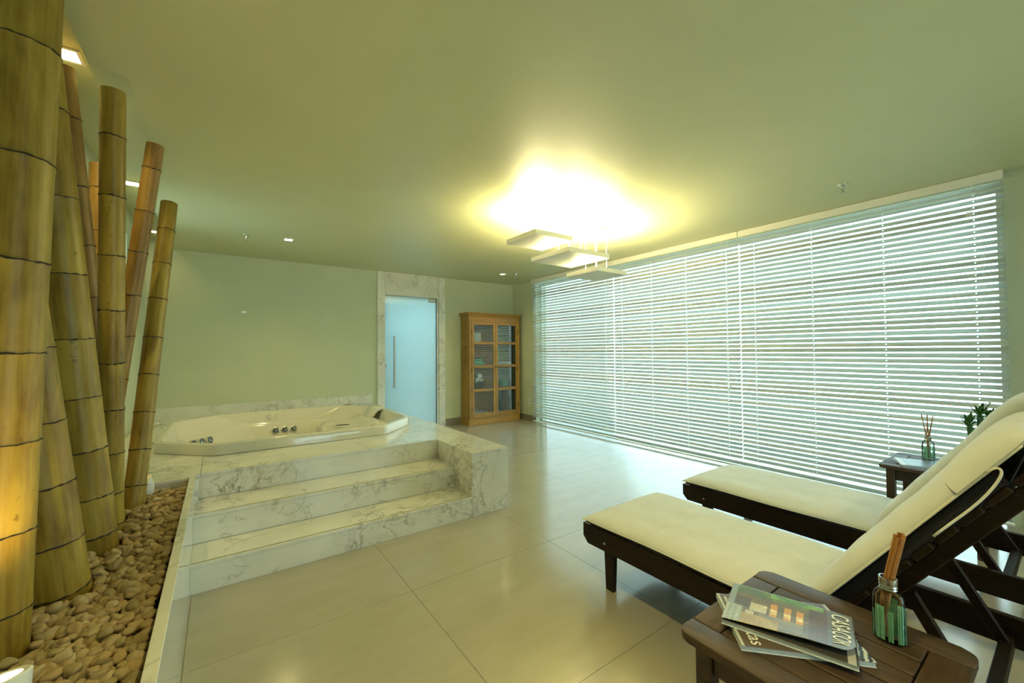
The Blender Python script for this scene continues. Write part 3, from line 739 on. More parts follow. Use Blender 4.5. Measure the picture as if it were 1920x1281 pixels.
bm = B(); lathe(bm, [(.09, 0), (.125, .05), (.135, .12), (.12, .20), (.085, .27), (.06, .34), (.055, .40), (.065, .43), (.055, .43), (.045, .40)], 32, at=(4.56, 6.635, .146)); top_thing('wicker_vase', bm, wicker, 'bulbous woven wicker vase at the bottom of the cabinet', 'vase', 50)
bm = B(); box(bm, (3.80, 6.55, .146), (4.13, 6.75, .22), .03, 3); top_thing('folded_blanket', bm, white_cl, 'folded white blanket at the bottom of the cabinet', 'blanket', 60)

# ================================================================== SUN LOUNGERS (local frame: x across, foot at y=0, head towards -y)
LW = .70
def make_lounger(loc, label):
    t = thing('sun_lounger', label, 'lounger', loc, 'sun loungers facing the tub')
    O = Vector(loc)
    def W(x, y, z): return O+V(x, y, z)
    def bxo(name, a, b, mat, bv=.003): 
        bm = B(); box(bm, O+Vector(a), O+Vector(b), bv); return obj(name, bm, mat, t)
    for s, x in ((0, 0.0), (1, LW-.03)):
        bm = B(); prism(bm, [(O.y+p_[0], p_[1]) for p_ in ((0, .336), (0, .262), (-.035, .225), (-1.99, .225), (-1.99, .336))], O.x+x, O.x+x+.03, 'x', .003); r_ = obj('side_rail', bm, darkwood_l, t)
        for yl in (-.165, -1.72):
            bm = B(); prism(bm, [(O.y+p_[0], p_[1]) for p_ in ((yl+.035, .30), (yl-.045, .30), (yl-.030, 0), (yl+.022, 0))], O.x+(x+.031 if s == 0 else x-.031), O.x+(x+.061 if s == 0 else x-.001), 'x', .003); lg = obj('leg', bm, darkwood_l, t)
            bm = B(); sx = x-.001 if s == 0 else x+.031
            bmesh.ops.create_uvsphere(bm, u_segments=10, v_segments=6, radius=.006); bmesh.ops.translate(bm, verts=bm.verts[:], vec=W(sx, yl, .27)); obj('bolt', bm, steel, lg, True)
    bxo('end_rail', (.031, -.03, .235), (LW-.031, -.004, .318), darkwood_lx)
    bxo('end_rail', (.031, -1.986, .235), (LW-.031, -1.96, .318), darkwood_lx)
    for yl in (-.17, -1.72): bxo('cross_bar', (.062, yl-.012, .18), (LW-.062, yl+.012, .225), darkwood_lx)
    sl = B(); box(sl, (0, 0, 0), (LW-.006, .062, .018), .003); slm = mesh_from(sl, 'slat'); slm.materials.append(darkwood_lx)
    y = -.070
    while y > -1.12:
        o = inst('slat', slm, W(.003, y, .3225), t); y -= .078
    # backrest frame, hinge at y=-1.12, z .33
    A = math.radians(53.8); hy, hz = -1.12, .335; dv = V(0, -math.cos(A), math.sin(A)); nv = V(0, math.sin(A), math.cos(A))     # nv: towards the sitter (up)
    P0 = V(0, hy, hz)
    for x in (.045, LW-.045):
        bm = B(); a = P0+V(x, 0, 0)+dv*.02-nv*.068; b = P0+V(x, 0, 0)+dv*.93-nv*.068; beam(bm, O+a, O+b, .03, .042); obj('back_rail', bm, darkwood_l, t)
    k = 0; s = .03
    while s < .90:
        bm = B(); c = P0+dv*(s+.036)-nv*.038
        box(bm, (-.0, -.036, -.009), (LW, .036, .009), .003); Mx = Matrix.Translation(O+c) @ Matrix.Rotation(-A, 4, 'X')
        bmesh.ops.transform(bm, matrix=Matrix.Translation(O+c) @ Matrix.Rotation(-A, 4, 'X'), verts=bm.verts[:]); obj('back_slat', bm, darkwood_lx, t); s += .0885
    # prop frame
    pa = P0+dv*.34-nv*.10; pb = V(0, -1.56, .262)
    for x in (.095, LW-.095):
        bm = B(); beam(bm, O+pa+V(x, 0, 0), O+pb+V(x, 0, 0), .022, .035); obj('prop_arm', bm, darkwood_l, t)
    bm = B(); box(bm, W(.04, pb.y-.02, pb.z-.03), W(LW-.04, pb.y+.014, pb.z+.012), .003); obj('prop_bar', bm, darkwood_lx, t)
    return t, (A, hy, hz, dv, nv, P0)
L1o, L2o = (1.765, 1.757, 0), (2.87, 1.80, 0)
l1, GEO = make_lounger(L1o, 'dark wooden sun lounger nearest the viewer')
l2 = copy_tree(l1); l2.location = L2o; l2['label'] = 'dark wooden sun lounger nearer the window blinds'

def pad(bm, w_, l_, htop, hbot, nx=22, ny=34, seed=0, power=5):
    """stuffed pad: centre line seam at z=0, u across (0..w), v along (0..l)"""
    rr = random.Random(seed); ph = [rr.uniform(0, 6) for _ in range(6)]
    def prof_(u, v):
        a = max(0, 1-abs(2*u-1)**power); b = max(0, 1-abs(2*v-1)**(power*1.6)); return (a*b)**.5
    tops, bots = [], []
    for j in range(ny+1):
        v = .5-.5*math.cos(PI*j/ny)
        rt_, rb_ = [], []
        for i in range(nx+1):
            u = .5-.5*math.cos(PI*i/nx); q = prof_(u, v)
            wr = .0035*math.sin(9*u*w_*3+7*v+ph[0])*math.sin(11*v*l_+ph[1]) + .002*math.sin(31*v*l_+ph[2]+4*u)
            x = u*w_+.006*math.sin(8*v*l_+ph[3])*(2*u-1); y = v*l_
            tv = bm.verts.new((x, y, htop*q+wr*q)); rt_.append(tv)
            edge = i in (0, nx) or j in (0, ny)
            rb_.append(tv if edge else bm.verts.new((x, y, -hbot*q)))
        tops.append(rt_); bots.append(rb_)
    for j in range(ny):
        for i in range(nx):
            bm.faces.new((tops[j][i], tops[j][i+1], tops[j+1][i+1], tops[j+1][i]))
            q = [bots[j][i], bots[j+1][i], bots[j+1][i+1], bots[j][i+1]]
            qq = []
            for v_ in q:
                if v_ not in qq: qq.append(v_)
            try: bm.faces.new(qq)
            except ValueError: pass
    bmesh.ops.recalc_face_normals(bm, faces=bm.faces[:])
    return [tops[0][i].co.copy() for i in range(nx+1)]+[tops[j][nx].co.copy() for j in range(1, ny+1)]+[tops[ny][i].co.copy() for i in range(nx-1, -1, -1)]+[tops[j][0].co.copy() for j in range(ny-1, 0, -1)]
def make_cushion(loc, label, seed):
    A, hy, hz, dv, nv, P0 = GEO
    O = Vector(loc)+V(0, 0, 0)
    t = thing('lounger_cushion', label, 'cushion', loc, 'cream lounger cushions')
    # seat pad: v runs from foot (y=0) to hinge
    def xf(bm, Mx): bmesh.ops.transform(bm, matrix=Mx, verts=bm.verts[:])
    Ms = Matrix.Translation(O+V(-.004, -.005, .362)) @ Matrix.Diagonal((1, -1, 1, 1))
    bm = B(); rim = pad(bm, LW+.008, 1.13, .042, .004, seed=seed); xf(bm, Ms); bmesh.ops.recalc_face_normals(bm, faces=bm.faces[:]); seat = obj('seat_pad', bm, cream, t, True)
    bm = B(); tube(bm, [Ms @ p_ for p_ in rim], .0035, 6, closed=True); obj('piping', bm, piping, seat, True)
    bm = B(); box(bm, O+V(.004, -1.12, .341), O+V(LW-.004, -.02, .3585), .004); obj('underside', bm, navy, seat)
    # back pad on the inclined frame
    ex = V(1, 0, 0); fr_ = Matrix(((ex.x, dv.x, nv.x, 0), (ex.y, dv.y, nv.y, 0), (ex.z, dv.z, nv.z, 0), (0, 0, 0, 1)))
    Mb = Matrix.Translation(O+V(-.004, hy, hz+.027)) @ fr_
    bm = B(); rim = pad(bm, LW+.008, .90, .058, .006, seed=seed+1); xf(bm, Mb); bmesh.ops.recalc_face_normals(bm, faces=bm.faces[:]); back = obj('back_pad', bm, cream, t, True)
    bm = B(); tube(bm, [Mb @ p_ for p_ in rim], .0035, 6, closed=True); obj('piping', bm, piping, back, True)
    bm = B(); box(bm, (.02, .03, -.050), (LW-.012, .80, -.006), .012, 3); xf(bm, Mb); obj('underside', bm, navy, back, 50)
    # hood: the head end of the pad folds over the top of the backrest
    cl = [(.70, .050), (.76, .056), (.82, .057), (.87, .052), (.905, .038), (.925, .015), (.928, -.012), (.915, -.035), (.885, -.052), (.85, -.058)]
    for _ in range(2): cl = [cl[0]]+[q for i in range(len(cl)-1) for q in (tuple(.75*a+.25*b for a, b in zip(cl[i], cl[i+1])), tuple(.25*a+.75*b for a, b in zip(cl[i], cl[i+1])))]+[cl[-1]]
    bm = B(); nu = 22; gr = []; em = []
    for i in range(nu+1):
        u = .5-.5*math.cos(PI*i/nu); q = max(0, 1-abs(2*u-1)**5)**.5
        gr.append([bm.verts.new((u*(LW+.008), v_, (n_+.004)*q+.003 if n_ > 0 else n_)) for v_, n_ in cl])
    for i in range(nu):
        for j in range(len(cl)-1): bm.faces.new((gr[i][j], gr[i+1][j], gr[i+1][j+1], gr[i][j+1]))
    ed = [[v_.co.copy() for v_ in gr[0]], [v_.co.copy() for v_ in gr[nu]]]
    bmesh.ops.recalc_face_normals(bm, faces=bm.faces[:]); bmesh.ops.solidify(bm, geom=bm.faces[:], thickness=-.007); bmesh.ops.recalc_face_normals(bm, faces=bm.faces[:])
    xf(bm, Mb); hood = obj('head_hood', bm, cream, t, 40)
    for e in ed:
        bm = B(); tube(bm, [Mb @ p_ for p_ in e], .0034, 6); obj('piping', bm, piping, hood, True)
    # looped white strap edge at the side of the underside
    loop = [(.278, .787), (.243, .837), (.196, .896), (.165, .947), (.145, .990), (.1405, 1.006), (.1405, 1.017), (.146, 1.0225), (.154, 1.020), (.168, 1.006)]
    loop = [tuple((1-s_)*a+s_*b for a, b in zip(loop[i], loop[i+1])) for i in range(len(loop)-1) for s_ in (0, .5)]+[loop[-1]]
    for _ in range(3): loop = [loop[0]]+[tuple((a+2*b+c)/4 for a, b, c in zip(loop[i-1], loop[i], loop[i+1])) for i in range(1, len(loop)-1)]+[loop[-1]]
    for xx in (-.008, LW+.008):
        bm = B(); tube(bm, [O+V(xx, y-1.757, z) for y, z in loop], .0034, 8); obj('strap_edge', bm, piping, back, True)
    bm = B(); box(bm, O+V(.0, -.055, .338), O+V(.03, -.012, .3405), .0006); obj('care_tag', bm, white_cl, seat)
    return t
c1 = make_cushion(L1o, 'cream cushion on the lounger nearest the viewer', 4)
c2 = make_cushion(L2o, 'cream cushion on the lounger nearer the window blinds', 11)

# ================================================================== SIDE TABLES
TZ = .515
def rounded(p0, p1, r, which):
    """rectangle outline with chosen corners rounded: which = set of 'll','lr','ur','ul'"""
    (x0, y0), (x1, y1) = p0, p1; out = []
    for key, cx_, cy_, a0 in (('ll', x0, y0, PI), ('lr', x1, y0, 1.5*PI), ('ur', x1, y1, 0), ('ul', x0, y1, .5*PI)):
        if key in which:
            ox = x0+r if key in ('ll', 'ul') else x1-r; oy = y0+r if key in ('ll', 'lr') else y1-r
            out += [(ox+r*math.cos(a0+PI/2*i/6), oy+r*math.sin(a0+PI/2*i/6)) for i in range(7)]
        else: out.append((cx_, cy_))
    return out
TW, TL = .572, .55
def make_table(x0, y0, label):
    x1, y1 = x0+TW, y0+TL
    t = thing('side_table', label, 'side table', ((x0+x1)/2, (y0+y1)/2, 0), 'dark wooden side tables')
    z0, z1, bw, g = TZ-.024, TZ, .085, .003
    for nm, a, b, wh, m in (('side_board', (x0, y0), (x0+bw, y1), {'ll', 'ul'}, darkwood), ('side_board', (x1-bw, y0), (x1, y1), {'lr', 'ur'}, darkwood), ('end_board', (x0+bw+g, y0), (x1-bw-g, y0+bw), set(), darkwood_x), ('end_board', (x0+bw+g, y1-bw), (x1-bw-g, y1), set(), darkwood_x)):
        bm = B(); prism(bm, rounded(a, b, .035, wh), z0, z1, 'z', .004); obj(nm, bm, m, t, 50)
    n = 5; wsl = (TW-2*bw-2*g-(n-1)*.006)/n
    for i in range(n):
        xx = x0+bw+g+i*(wsl+.006)
        boxo('slat', (xx, y0+bw+.004, z0+.002), (xx+wsl, y1-bw-.004, z1), darkwood, t, .003)
    ins, lw = .036, .048
    for sx in (0, 1):
        for sy in (0, 1):
            lx = x0+ins if sx == 0 else x1-ins-lw; ly = y0+ins if sy == 0 else y1-ins-lw
            boxo('leg', (lx, ly, 0), (lx+lw, ly+lw, z0-.0005), darkwood, t, .004)
    for sx in (0, 1):
        lx = x0+ins+.014 if sx == 0 else x1-ins-.034
        boxo('apron', (lx, y0+ins+lw+.001, z0-.085), (lx+.02, y1-ins-lw-.001, z0-.0005), darkwood, t, .002)
        ly = y0+ins+.014 if sx == 0 else y1-ins-.034
        boxo('apron', (x0+ins+lw+.001, ly, z0-.085), (x1-ins-lw-.001, ly+.02, z0-.0005), darkwood_x, t, .002)
    return t
make_table(1.128, .185, 'dark wooden slatted side table in the foreground')
make_table(3.90, .345, 'dark wooden slatted side table by the window blinds')

# reed diffusers
flask_glass = clear_glass('flask_glass', (.95, .99, .97), 1.2)
green_print = NT('green_bamboo_print'); _c = green_print
_c.color(_c.ramp(_c.noise(_c.coord(), 60, 2), [(.3, (.25, .60, .42)), (.7, (.40, .75, .55))])); _c.set(rough=.4)
_t = _c.node('ShaderNodeBsdfTransparent'); _t.inputs[0].default_value = (.75, .95, .85, 1); _m = _c.node('ShaderNodeMixShader'); _m.inputs[0].default_value = .45
_c.link(_t.outputs[0], _m.inputs[1]); _c.link(_c.b.outputs[0], _m.inputs[2]); _c.link(_m.outputs[0], _c.out.inputs[0])
stem_print = plain('dark_stem_print', (.015, .10, .06), .5)
reed_mat = wood('reed_sticks', (.30, .11, .02), (.55, .27, .07), (4, 4, 1), .6, 30)
def diffuser(x, y, z, rotz, scale, label, reeds, lean):
    t = thing('reed_diffuser', label, 'diffuser', (x, y, z), 'reed diffuser bottles')
    def add(name, bm, mat, par=None, smooth=40):
        bmesh.ops.transform(bm, matrix=Matrix.Translation(V(x, y, z)) @ Matrix.Rotation(rotz, 4, 'Z') @ Matrix.Scale(scale, 4), verts=bm.verts[:]); return obj(name, bm, mat, par or t, smooth)
    bm = B(); lathe(bm, [(.030, 0), (.036, .004), (.037, .02), (.037, .092), (.034, .105), (.024, .114), (.014, .117), (.0135, .122)], 36, sx=.75, sy=.45, cap1=False); body = add('glass_body', bm, flask_glass)
    for k, a0 in enumerate([i*2*PI/9 for i in range(9)]):
        hgt = [.085, .07, .09, .06, .088, .065, .08, .072, .09][k]; wd = [.34, .2, .4, .22, .36, .2, .42, .2, .3][k]
        bm = B(); m = 6; q0, q1 = [], []
        for i in range(m+1):
            a = a0+wd*(i/m-.5)*1.6
            for r_, q in ((.0374, q0), (.0380, q1)): q.append([bm.verts.new((r_*.75*math.cos(a), r_*.45*math.sin(a), zz)) for zz in (.006, hgt)])
        for i in range(m):
            for q in (q0, q1): bm.faces.new((q[i][0], q[i+1][0], q[i+1][1], q[i][1]))
        bmesh.ops.recalc_face_normals(bm, faces=bm.faces[:]); st = add('stem_print', bm, green_print.m, body)
        bm = B(); rr_ = .0382
        for s in (-.5, .12): a = a0+wd*s; tube(bm, [(rr_*.75*math.cos(a), rr_*.45*math.sin(a), .006), (rr_*.75*math.cos(a), rr_*.45*math.sin(a), hgt-.004)], .0005, 5)
        add('stem_line', bm, stem_print, st)
    bm = B(); lathe(bm, [(.0150, .116), (.0165, .118), (.0150, .121), (.0165, .124), (.0150, .127), (.0165, .130), (.0165, .142), (.0135, .1425), (.0130, .120)], 28, cap0=False, cap1=False); add('metal_collar', bm, steel)
    rr = random.Random(5)
    for k in range(reeds):
        a = 2*PI*k/reeds; b0 = V(-.014+.004*math.cos(a), .004*math.sin(a), .025+.004*rr.random()) if lean < .5 else V(.016*math.cos(a+2.5), .007*math.sin(a+2.5), .01)
        c_ = V(.0065*math.cos(a), .0065*math.sin(a), .132)
        d_ = (V(.022+.0075*math.cos(a), .0065*math.sin(a), .238+.01*rr.random()) if lean < .5 else V(-.028*math.cos(a+2.5), -.02*math.sin(a+2.5), .25+.02*rr.random()))
        bm = B(); tube(bm, [b0, c_, d_], .0033 if lean < .5 else .0022, 8); add('reed', bm, reed_mat)
    return t
diffuser(1.572, .345, TZ, -PI/2+.08, 1.27, 'glass reed diffuser with green bamboo print on the foreground table', 7, 0)
diffuser(4.33, .70, TZ, -1.3, 1.25, 'glass reed diffuser with spread sticks on the table by the blinds', 6, 1)

# magazines
def magazine(corner, ang, w_, l_, z, th, label, paint, texts=(), curl=0):
    """corner = lower-left of the cover, ang = direction of the cover's x axis"""
    t = thing('magazine', label, 'magazine', (corner[0], corner[1], z), 'magazines on the side tables')
    Mx = Matrix.Translation(V(corner[0], corner[1], z)) @ Matrix.Rotation(ang, 4, 'Z')
    bm = B(); box(bm, (.001, .001, .0004), (w_-.002, l_-.002, th-.0006)); bmesh.ops.transform(bm, matrix=Mx, verts=bm.verts[:]); pg = obj('pages', bm, paper, t)
    nx, ny = 56, 72
    def sheet(name, fx, hh, paint, back, mat_label):
        bm = B(); lay = bm.loops.layers.float_color.new('print')
        g = [[bm.verts.new((fx(i/nx, j/ny), l_*j/ny, hh(i/nx, j/ny))) for i in range(nx+1)] for j in range(ny+1)]
        g2 = [[bm.verts.new((fx(i/nx, j/ny), l_*j/ny, hh(i/nx, j/ny)-.0004)) for i in range(nx+1)] for j in range(ny+1)]
        for j in range(ny):
            for i in range(nx):
                f_ = bm.faces.new((g[j][i], g[j][i+1], g[j+1][i+1], g[j+1][i])); c_ = paint((i+.5)/nx, (j+.5)/ny)
                for lp in f_.loops: lp[lay] = (*c_, 1)
                f_ = bm.faces.new((g2[j][i], g2[j+1][i], g2[j+1][i+1], g2[j][i+1]))
                for lp in f_.loops: lp[lay] = (*back, 1)
        for a, b in [((0, i), (0, i+1)) for i in range(nx)]+[((ny, i+1), (ny, i)) for i in range(nx)]+[((j+1, 0), (j, 0)) for j in range(ny)]+[((j, nx), (j+1, nx)) for j in range(ny)]:
            f_ = bm.faces.new((g[a[0]][a[1]], g2[a[0]][a[1]], g2[b[0]][b[1]], g[b[0]][b[1]]))
            for lp in f_.loops: lp[lay] = (.6, .6, .58, 1)
        bmesh.ops.transform(bm, matrix=Mx, verts=bm.verts[:])
        o = obj(name, bm, COVER, t, True); o['label'] = mat_label; return o
    flat = lambda u, v: th
    if curl:
        sheet('inner_page', lambda u, v: w_*u, flat, lambda u, v: (.42, .43, .42) if .93 < v < .985 else (.05, .048, .045), (.5, .5, .48), 'dark first page with a pale strip')
        hh = lambda u, v: th+.0012+curl*max(0, (u-.35)/.65)**2*min(1, .35+v)
        def fx(u, v):
            lim = 1-.11*v
            if v > .88: lim -= .16*((v-.88)/.12)**2.5      # rounded free corner
            return w_*u*lim
        cv = sheet('cover', fx, hh, paint, (.45, .45, .42), 'glossy curled cover')
    else:
        hh = flat; cv = sheet('cover', lambda u, v: w_*u, flat, paint, (.5, .5, .48), 'printed cover'); fx = lambda u, v: w_*u
    bm = B(); box(bm, (-.0006, 0, 0), (.001, l_, th)); box(bm, (0, 0, 0), (w_, l_, .0004)); bmesh.ops.transform(bm, matrix=Mx, verts=bm.verts[:]); obj('spine', bm, paper, t)
    for body, size, cx_, cy_, col, sx in texts:
        me = text_mesh(body, size); me.materials.clear(); me.materials.append(col)
        me.transform(Matrix.Translation(V(cx_*w_, cy_*l_, 0)) @ Matrix.Diagonal((sx, 1, 1, 1)))
        for v_ in me.vertices: v_.co.z += hh(min(1, max(0, v_.co.x/(w_*(1-.11*v_.co.y/l_ if curl else 1)))), v_.co.y/l_)+.0013
        me.transform(Mx); me.transform(Matrix.Translation(-t.location)); o = bpy.data.objects.new('cover_lettering', me); COL.objects.link(o); o.parent = cv
    return t
_p = painted('printed_cover'); _p.set(rough=.30, spec=.30); COVER = _p.m
ink_w = plain('white_ink', (.80, .80, .72), .3, var=.01)
prg = random.Random(9)
def cover_main(u, v):
    # v=1 is the masthead end; picture of a terrace lounge at dusk
    c = (.11, .10, .075)
    n_ = math.sin(u*17+3*math.sin(v*9))*.5+.5
    if v > .80: c = (.13, .125, .105)
    elif v > .66: c = (.10+.03*n_, .07, .045)
    if v < .66:
        c = (.13+.05*n_, .11+.03*n_, .055)
        if u < .20: c = (.09+.06*n_, .13+.07*n_, .04)          # planting along the near edge
        for v0, ww_ in ((.60, .03), (.50, .025), (.39, .03)):
            if abs(v-v0) < ww_ and .28 < u < .62: c = (.62, .30, .05) if u < .42 or u > .55 else (.75, .55, .22)
        if .62 < u < .9 and .28 < v < .62: c = (.20+.1*n_, .18+.08*n_, .12)
        if u > .72 and v < .45: c = (.34+.1*n_, .24+.08*n_, .07)
        if .40 < u < .60 and .20 < v < .33: c = (.55, .50, .36)
        if .62 < u < .72 and .16 < v < .24: c = (.55, .50, .36)
        if .30 < u < .55 and .04 < v < .19: c = (.05, .045, .03) if (int(u*60)+int(v*60)) % 2 else (.16, .14, .10)
        if v < .05: c = (.25, .30, .32)
        if u > .55 and v < .14: c = (.30, .34, .33) if int(v*40) % 2 else (.42, .44, .38)
    if u < .12 and .35 < v < .78: c = (.10+.12*n_, .22+.16*n_, .04)
    if abs(u-.35-.25*v) < .012 and v > .3: c = tuple(min(1, x*1.5) for x in c)
    k = .75+.3*prg.random(); return tuple(x*k for x in c)
def cover_brown(u, v):
    c = (.10, .075, .06)
    if v < .03 or v > .97: c = (.45, .46, .45)
    if .05 < u < .4 and .06 < v < .09: c = (.45, .43, .40)
    if v > .90 and u > .55: c = (.50, .52, .50) if int((u*3+v*9)*4) % 2 else (.02, .02, .022)
    return c
def cover_pale(u, v):
    return (.20+.06*math.sin(u*9+v*4), .26+.06*math.sin(v*8), .32) if .1 < v < .9 else (.5, .52, .5)
zt = TZ
# the lower magazine, rotated so that its spine end shows at the left
def ang_of(ax): return math.atan2(ax[1], ax[0])
# lower: corners (far-left) (1.385,.745), (near) (1.20,.565), right end (1.44,.356)
def mag_at(near_left, far_left, length, z, th, label, paint, texts, curl=0):
    """cover x axis runs from the far edge to the near edge; y axis (masthead) to the right"""
    fl, nl = Vector((*far_left, 0)), Vector((*near_left, 0)); ux = (nl-fl); w_ = ux.length; ux.normalize()
    uy = V(-ux.y, ux.x, 0)               # +90 deg
    return magazine(far_left, math.atan2(ux.y, ux.x), w_, length, z, th, label, paint, texts, curl)
mag_at((1.19, .575), (1.375, .745), .325, zt+.0006, .014, 'brown-covered magazine lying under the glossy one', cover_brown, [('tas', .055, .86, .14, ink_w, .9)])
mag_at((1.235, .655), (1.462, .728), .318, zt+.0155, .0125, 'glossy magazine with white lettering on top of the foreground pile', cover_main, [('CASACOR', .060, .42, .895, ink_w, .62)], .016)
mag_at((3.93, .76), (4.14, .865), .30, zt+.0006, .006, 'grey magazine under the pale one on the far table', cover_brown, [])
mag_at((3.945, .775), (4.165, .862), .29, zt+.0072, .006, 'pale blue magazine on top on the far table', cover_pale, [])

# potted succulent on the far table
pp = thing('potted_succulent', 'potted spiky green succulent on the table by the blinds', 'plant', (4.30, .43, TZ))
bm = B(); lathe(bm, [(.040, 0), (.045, .004), (.058, .075), (.060, .085), (.054, .085), (.050, .06), (.01, .06)], 28, at=(4.30, .43, TZ)); obj('pot', bm, plain('grey_pot', (.2, .19, .17), .6), pp, 40)
green = plain('succulent_green', (.035, .10, .025), .4, var=.3, scale=40); leafg = plain('succulent_leaf', (.07, .20, .03), .4, var=.25, scale=40)
rs = random.Random(2)
leaf = B(); N = 8
for i in range(N+1):
    s = i/N; wd = .010*math.sin(PI*min(1, .12+s*.9))**.8*(1 if i < N else .1)
    for q in (-1, 0, 1): leaf.verts.new((q*wd, s*.055, .012*s*s+(.0 if q else -.003)))
leaf.verts.ensure_lookup_table()
for i in range(N):
    for q in range(2): leaf.faces.new([leaf.verts[i*3+q], leaf.verts[i*3+q+1], leaf.verts[(i+1)*3+q+1], leaf.verts[(i+1)*3+q]])
bmesh.ops.solidify(leaf, geom=leaf.faces[:], thickness=.0015)
leaf_me = mesh_from(leaf, 'leaf', True); leaf_me.materials.append(leafg)
for dx, dy, hgt, lx, ly in ((-.006, .0, .33, .010, .004), (.012, -.016, .295, .012, -.022), (-.015, .018, .255, -.02, .034)):
    b0 = V(4.30+dx, .43+dy, TZ+.055); b1 = b0+V(lx*.6, ly*.7, hgt*.55); b2 = b0+V(lx, ly, hgt)
    bm = B(); pts = [b0*(1-s)**2+b1*2*s*(1-s)+b2*s*s for s in [i/12 for i in range(13)]]
    tube(bm, pts, [.017]*10+[.016, .014, .009], 6); st = obj('stem', bm, green, pp, 40)
    bm = B()
    for i in range(1, 12):
        for k in range(3):
            a = 2*PI*k/3+.3*i; c_ = pts[i]; d_ = V(math.cos(a), math.sin(a), .2).normalized()
            bmesh.ops.create_cone(bm, cap_ends=True, segments=5, radius1=.006, radius2=.0005, depth=.018, matrix=Matrix.Translation(c_+d_*.021) @ d_.to_track_quat('Z', 'Y').to_matrix().to_4x4())
    obj('thorns', bm, green, st)
    for k in range(14):
        a = 2*PI*k/14*2.9; el = rs.uniform(.1, .8)+.02*k
        o = inst('leaf', leaf_me, b2+V(0, 0, -.02+.003*k), pp, (el, 0, a)); s_ = rs.uniform(.95, 1.3); o.scale = (s_,)*3

# ================================================================== PENDANT (three stacked trays)
def pendant(cx_, cy_, z, size, label, watts):
    t = thing('pendant_lamp', label, 'lamp', (cx_, cy_, H), 'square tray pendant lamps')
    bm = B(); box(bm, (cx_-.10, cy_-.10, H-.030), (cx_+.10, cy_+.10, H-.001), .003); obj('canopy', bm, white_paint, t)
    h = size/2; th = .043
    bm = B()
    box(bm, (cx_-h, cy_-h, z), (cx_+h, cy_+h, z+.006))
    box(bm, (cx_-h, cy_-h, z+.006), (cx_-h+.006, cy_+h, z+th)); box(bm, (cx_+h-.006, cy_-h, z+.006), (cx_+h, cy_+h, z+th))
    box(bm, (cx_-h+.006, cy_-h, z+.006), (cx_+h-.006, cy_-h+.006, z+th)); box(bm, (cx_-h+.006, cy_+h-.006, z+.006), (cx_+h-.006, cy_+h, z+th))
    obj('tray', bm, white_paint, t)
    for sx in (-1, 1):
        for sy in (-1, 1):
            bm = B(); tube(bm, [(cx_+sx*.07, cy_+sy*.07, H-.03), (cx_+sx*(h-.09), cy_+sy*(h-.09), z+.04)] if False else [(cx_+sx*.08, cy_+sy*.08, H-.03), (cx_+sx*.08, cy_+sy*.08, z+.006)], .0028, 6); obj('cable', bm, cord_mat, t)
    for sy in (-.12, .12):
        bm = B(); tube(bm, [(cx_-h+.08, cy_+sy, z+.024), (cx_+h-.08, cy_+sy, z+.024)], .012, 10); obj('tube_bulb', bm, emission('warm_tube', (1, .80, .38), 12), t, True)
    l = lamp('pendant_light', 'AREA', (cx_, cy_, z+.044), watts, (1.0, .84, .42), shape='SQUARE', size=size-.08, rot=(PI, 0, 0)); l.parent = t; l.location = l.location-t.location
pendant(2.495, 3.03, 2.395, .45, 'highest of the three square tray pendants', 41)
pendant(2.925, 3.06, 2.285, .565, 'middle of the three square tray pendants', 46)
pendant(3.38, 3.12, 2.175, .46, 'lowest of the three square tray pendants', 41)

# recessed downlights
def downlight(x, y, z, label, watts, vis=True, ss=.11):
    t = thing('recessed_downlight', label, 'downlight', (x, y, z), 'recessed ceiling downlights')
    s = ss/2
    bm = B()
    for a, b in (((x-s, y-s), (x+s, y-s+.015)), ((x-s, y+s-.015), (x+s, y+s)), ((x-s, y-s+.015), (x-s+.015, y+s-.015)), ((x+s-.015, y-s+.015), (x+s, y+s-.015))):
        box(bm, (*a, z-.008), (*b, z-.0005))
    obj('trim_ring', bm, white_paint, t)
    bm = B(); box(bm, (x-s+.015, y-s+.015, z-.004), (x+s-.015, y+s-.015, z-.001)); obj('lens', bm, emission('downlight_lens', (1, .84, .5), 10), t)
    l = lamp('downlight_bulb', 'SPOT', (x, y, z-.012), watts, WARM, shadow_soft_size=.03, spot_size=2.2, spot_blend=.9); l.parent = t; l.location = l.location-t.location
downlight(.657, 5.471, H, 'small square downlight in the ceiling above the tub', 30)
downlight(4.02, 5.89, H, 'small square downlight in the ceiling in front of the cabinet', 26)
ZR = H+.12
for i, yy in enumerate((2.85, 4.72, 6.45)): downlight(-.625, yy, ZR, ['square downlight in the ceiling strip above the thick bamboo poles', 'square downlight in the ceiling strip beside the tub', 'square downlight in the ceiling strip at the end wall'][i], (26, 22, 4)[i], ss=.13)
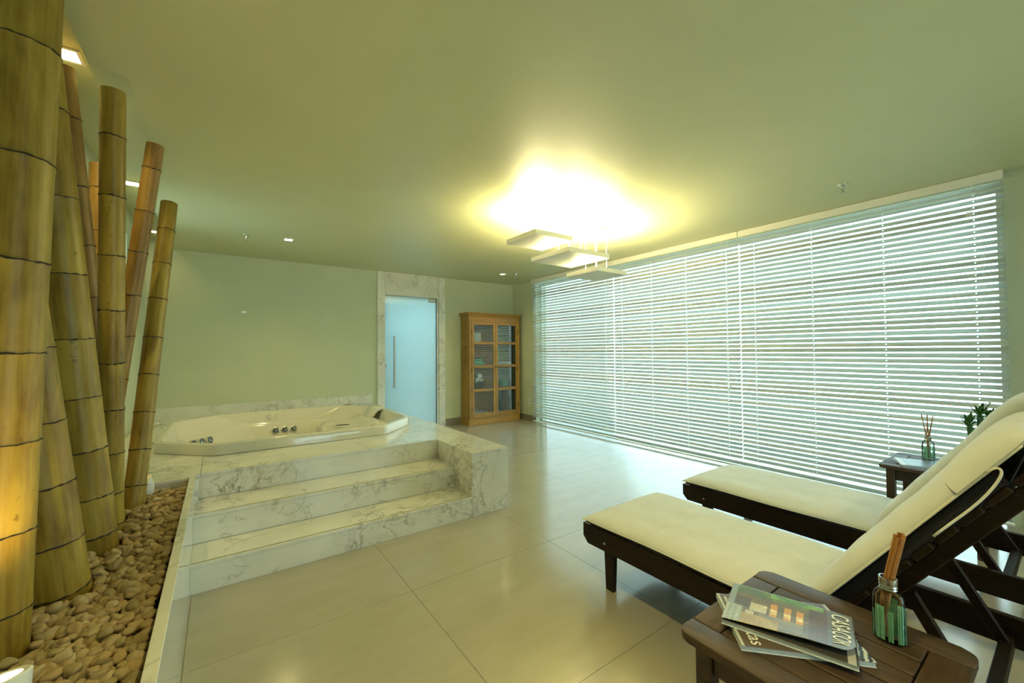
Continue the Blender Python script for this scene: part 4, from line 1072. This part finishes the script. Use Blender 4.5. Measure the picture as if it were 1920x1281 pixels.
for i, (x, y) in enumerate(((.7, .6), (.7, -1.4), (3.2, -1.2))): downlight(x, y, H, ['added square downlight in the ceiling over the open floor', 'added square downlight in the ceiling by the rear left corner', 'added square downlight in the ceiling by the rear right corner'][i], 88)  # out of view, added to bring warm light to the near floor

# sprinklers
for i, (x, y) in enumerate(((.234, 5.54), (4.153, 5.685), (4.162, 1.127))):
    t = thing('sprinkler_head', ['ceiling sprinkler above the tub', 'ceiling sprinkler near the cabinet', 'ceiling sprinkler near the blinds over the loungers'][i], 'sprinkler', (x, y, H), 'ceiling sprinklers')
    bm = B(); lathe(bm, [(.012, -.012), (.036, -.006), (.040, -.001), (.040, -.0003)], 28, at=(x, y, H)); obj('escutcheon', bm, chrome, t, 40)
    bm = B(); lathe(bm, [(.008, -.05), (.010, -.03), (.013, -.012)], 14, at=(x, y, H)); obj('body', bm, chrome, t, 40)
    bm = B()
    for s in (-1, 1): tube(bm, [(x+s*.010, y, H-.022), (x+s*.017, y, H-.036), (x+s*.014, y, H-.050), (x+s*.003, y, H-.062)], .0025, 6)
    lathe(bm, [(.016, -.066), (.016, -.063), (.004, -.062)], 18, at=(x, y, H)); obj('deflector', bm, steel, t, 40)
# wall knob, outlet
t = thing('wall_sensor', 'small chrome stub on the green wall above the tub', 'fitting', (.27, YB, 1.92))
for nm, pr in (('flange', [(.030, 0), (.030, .006), (.016, .010)]), ('stub', [(.015, .008), (.015, .05), (.019, .055), (.019, .075), (.008, .08)])):
    bm = B(); lathe(bm, pr, 20); bmesh.ops.transform(bm, matrix=Matrix.Translation(V(.27, YB-.0005, 1.92)) @ Matrix.Rotation(PI/2, 4, 'X'), verts=bm.verts[:]); obj(nm, bm, chrome, t, 40)
t = thing('wall_outlet', 'white wall outlet between the cabinet and the blinds', 'outlet', (XR, 6.27, .385))
boxo('cover_plate', (XR-.010, 6.235, .32), (XR-.0005, 6.305, .44), white_paint, t, .004, 2)
boxo('socket', (XR-.013, 6.25, .35), (XR-.009, 6.29, .41), plain('ivory_plastic', (.6, .6, .54), .4), t, .002)
bpy.context.view_layer.update()
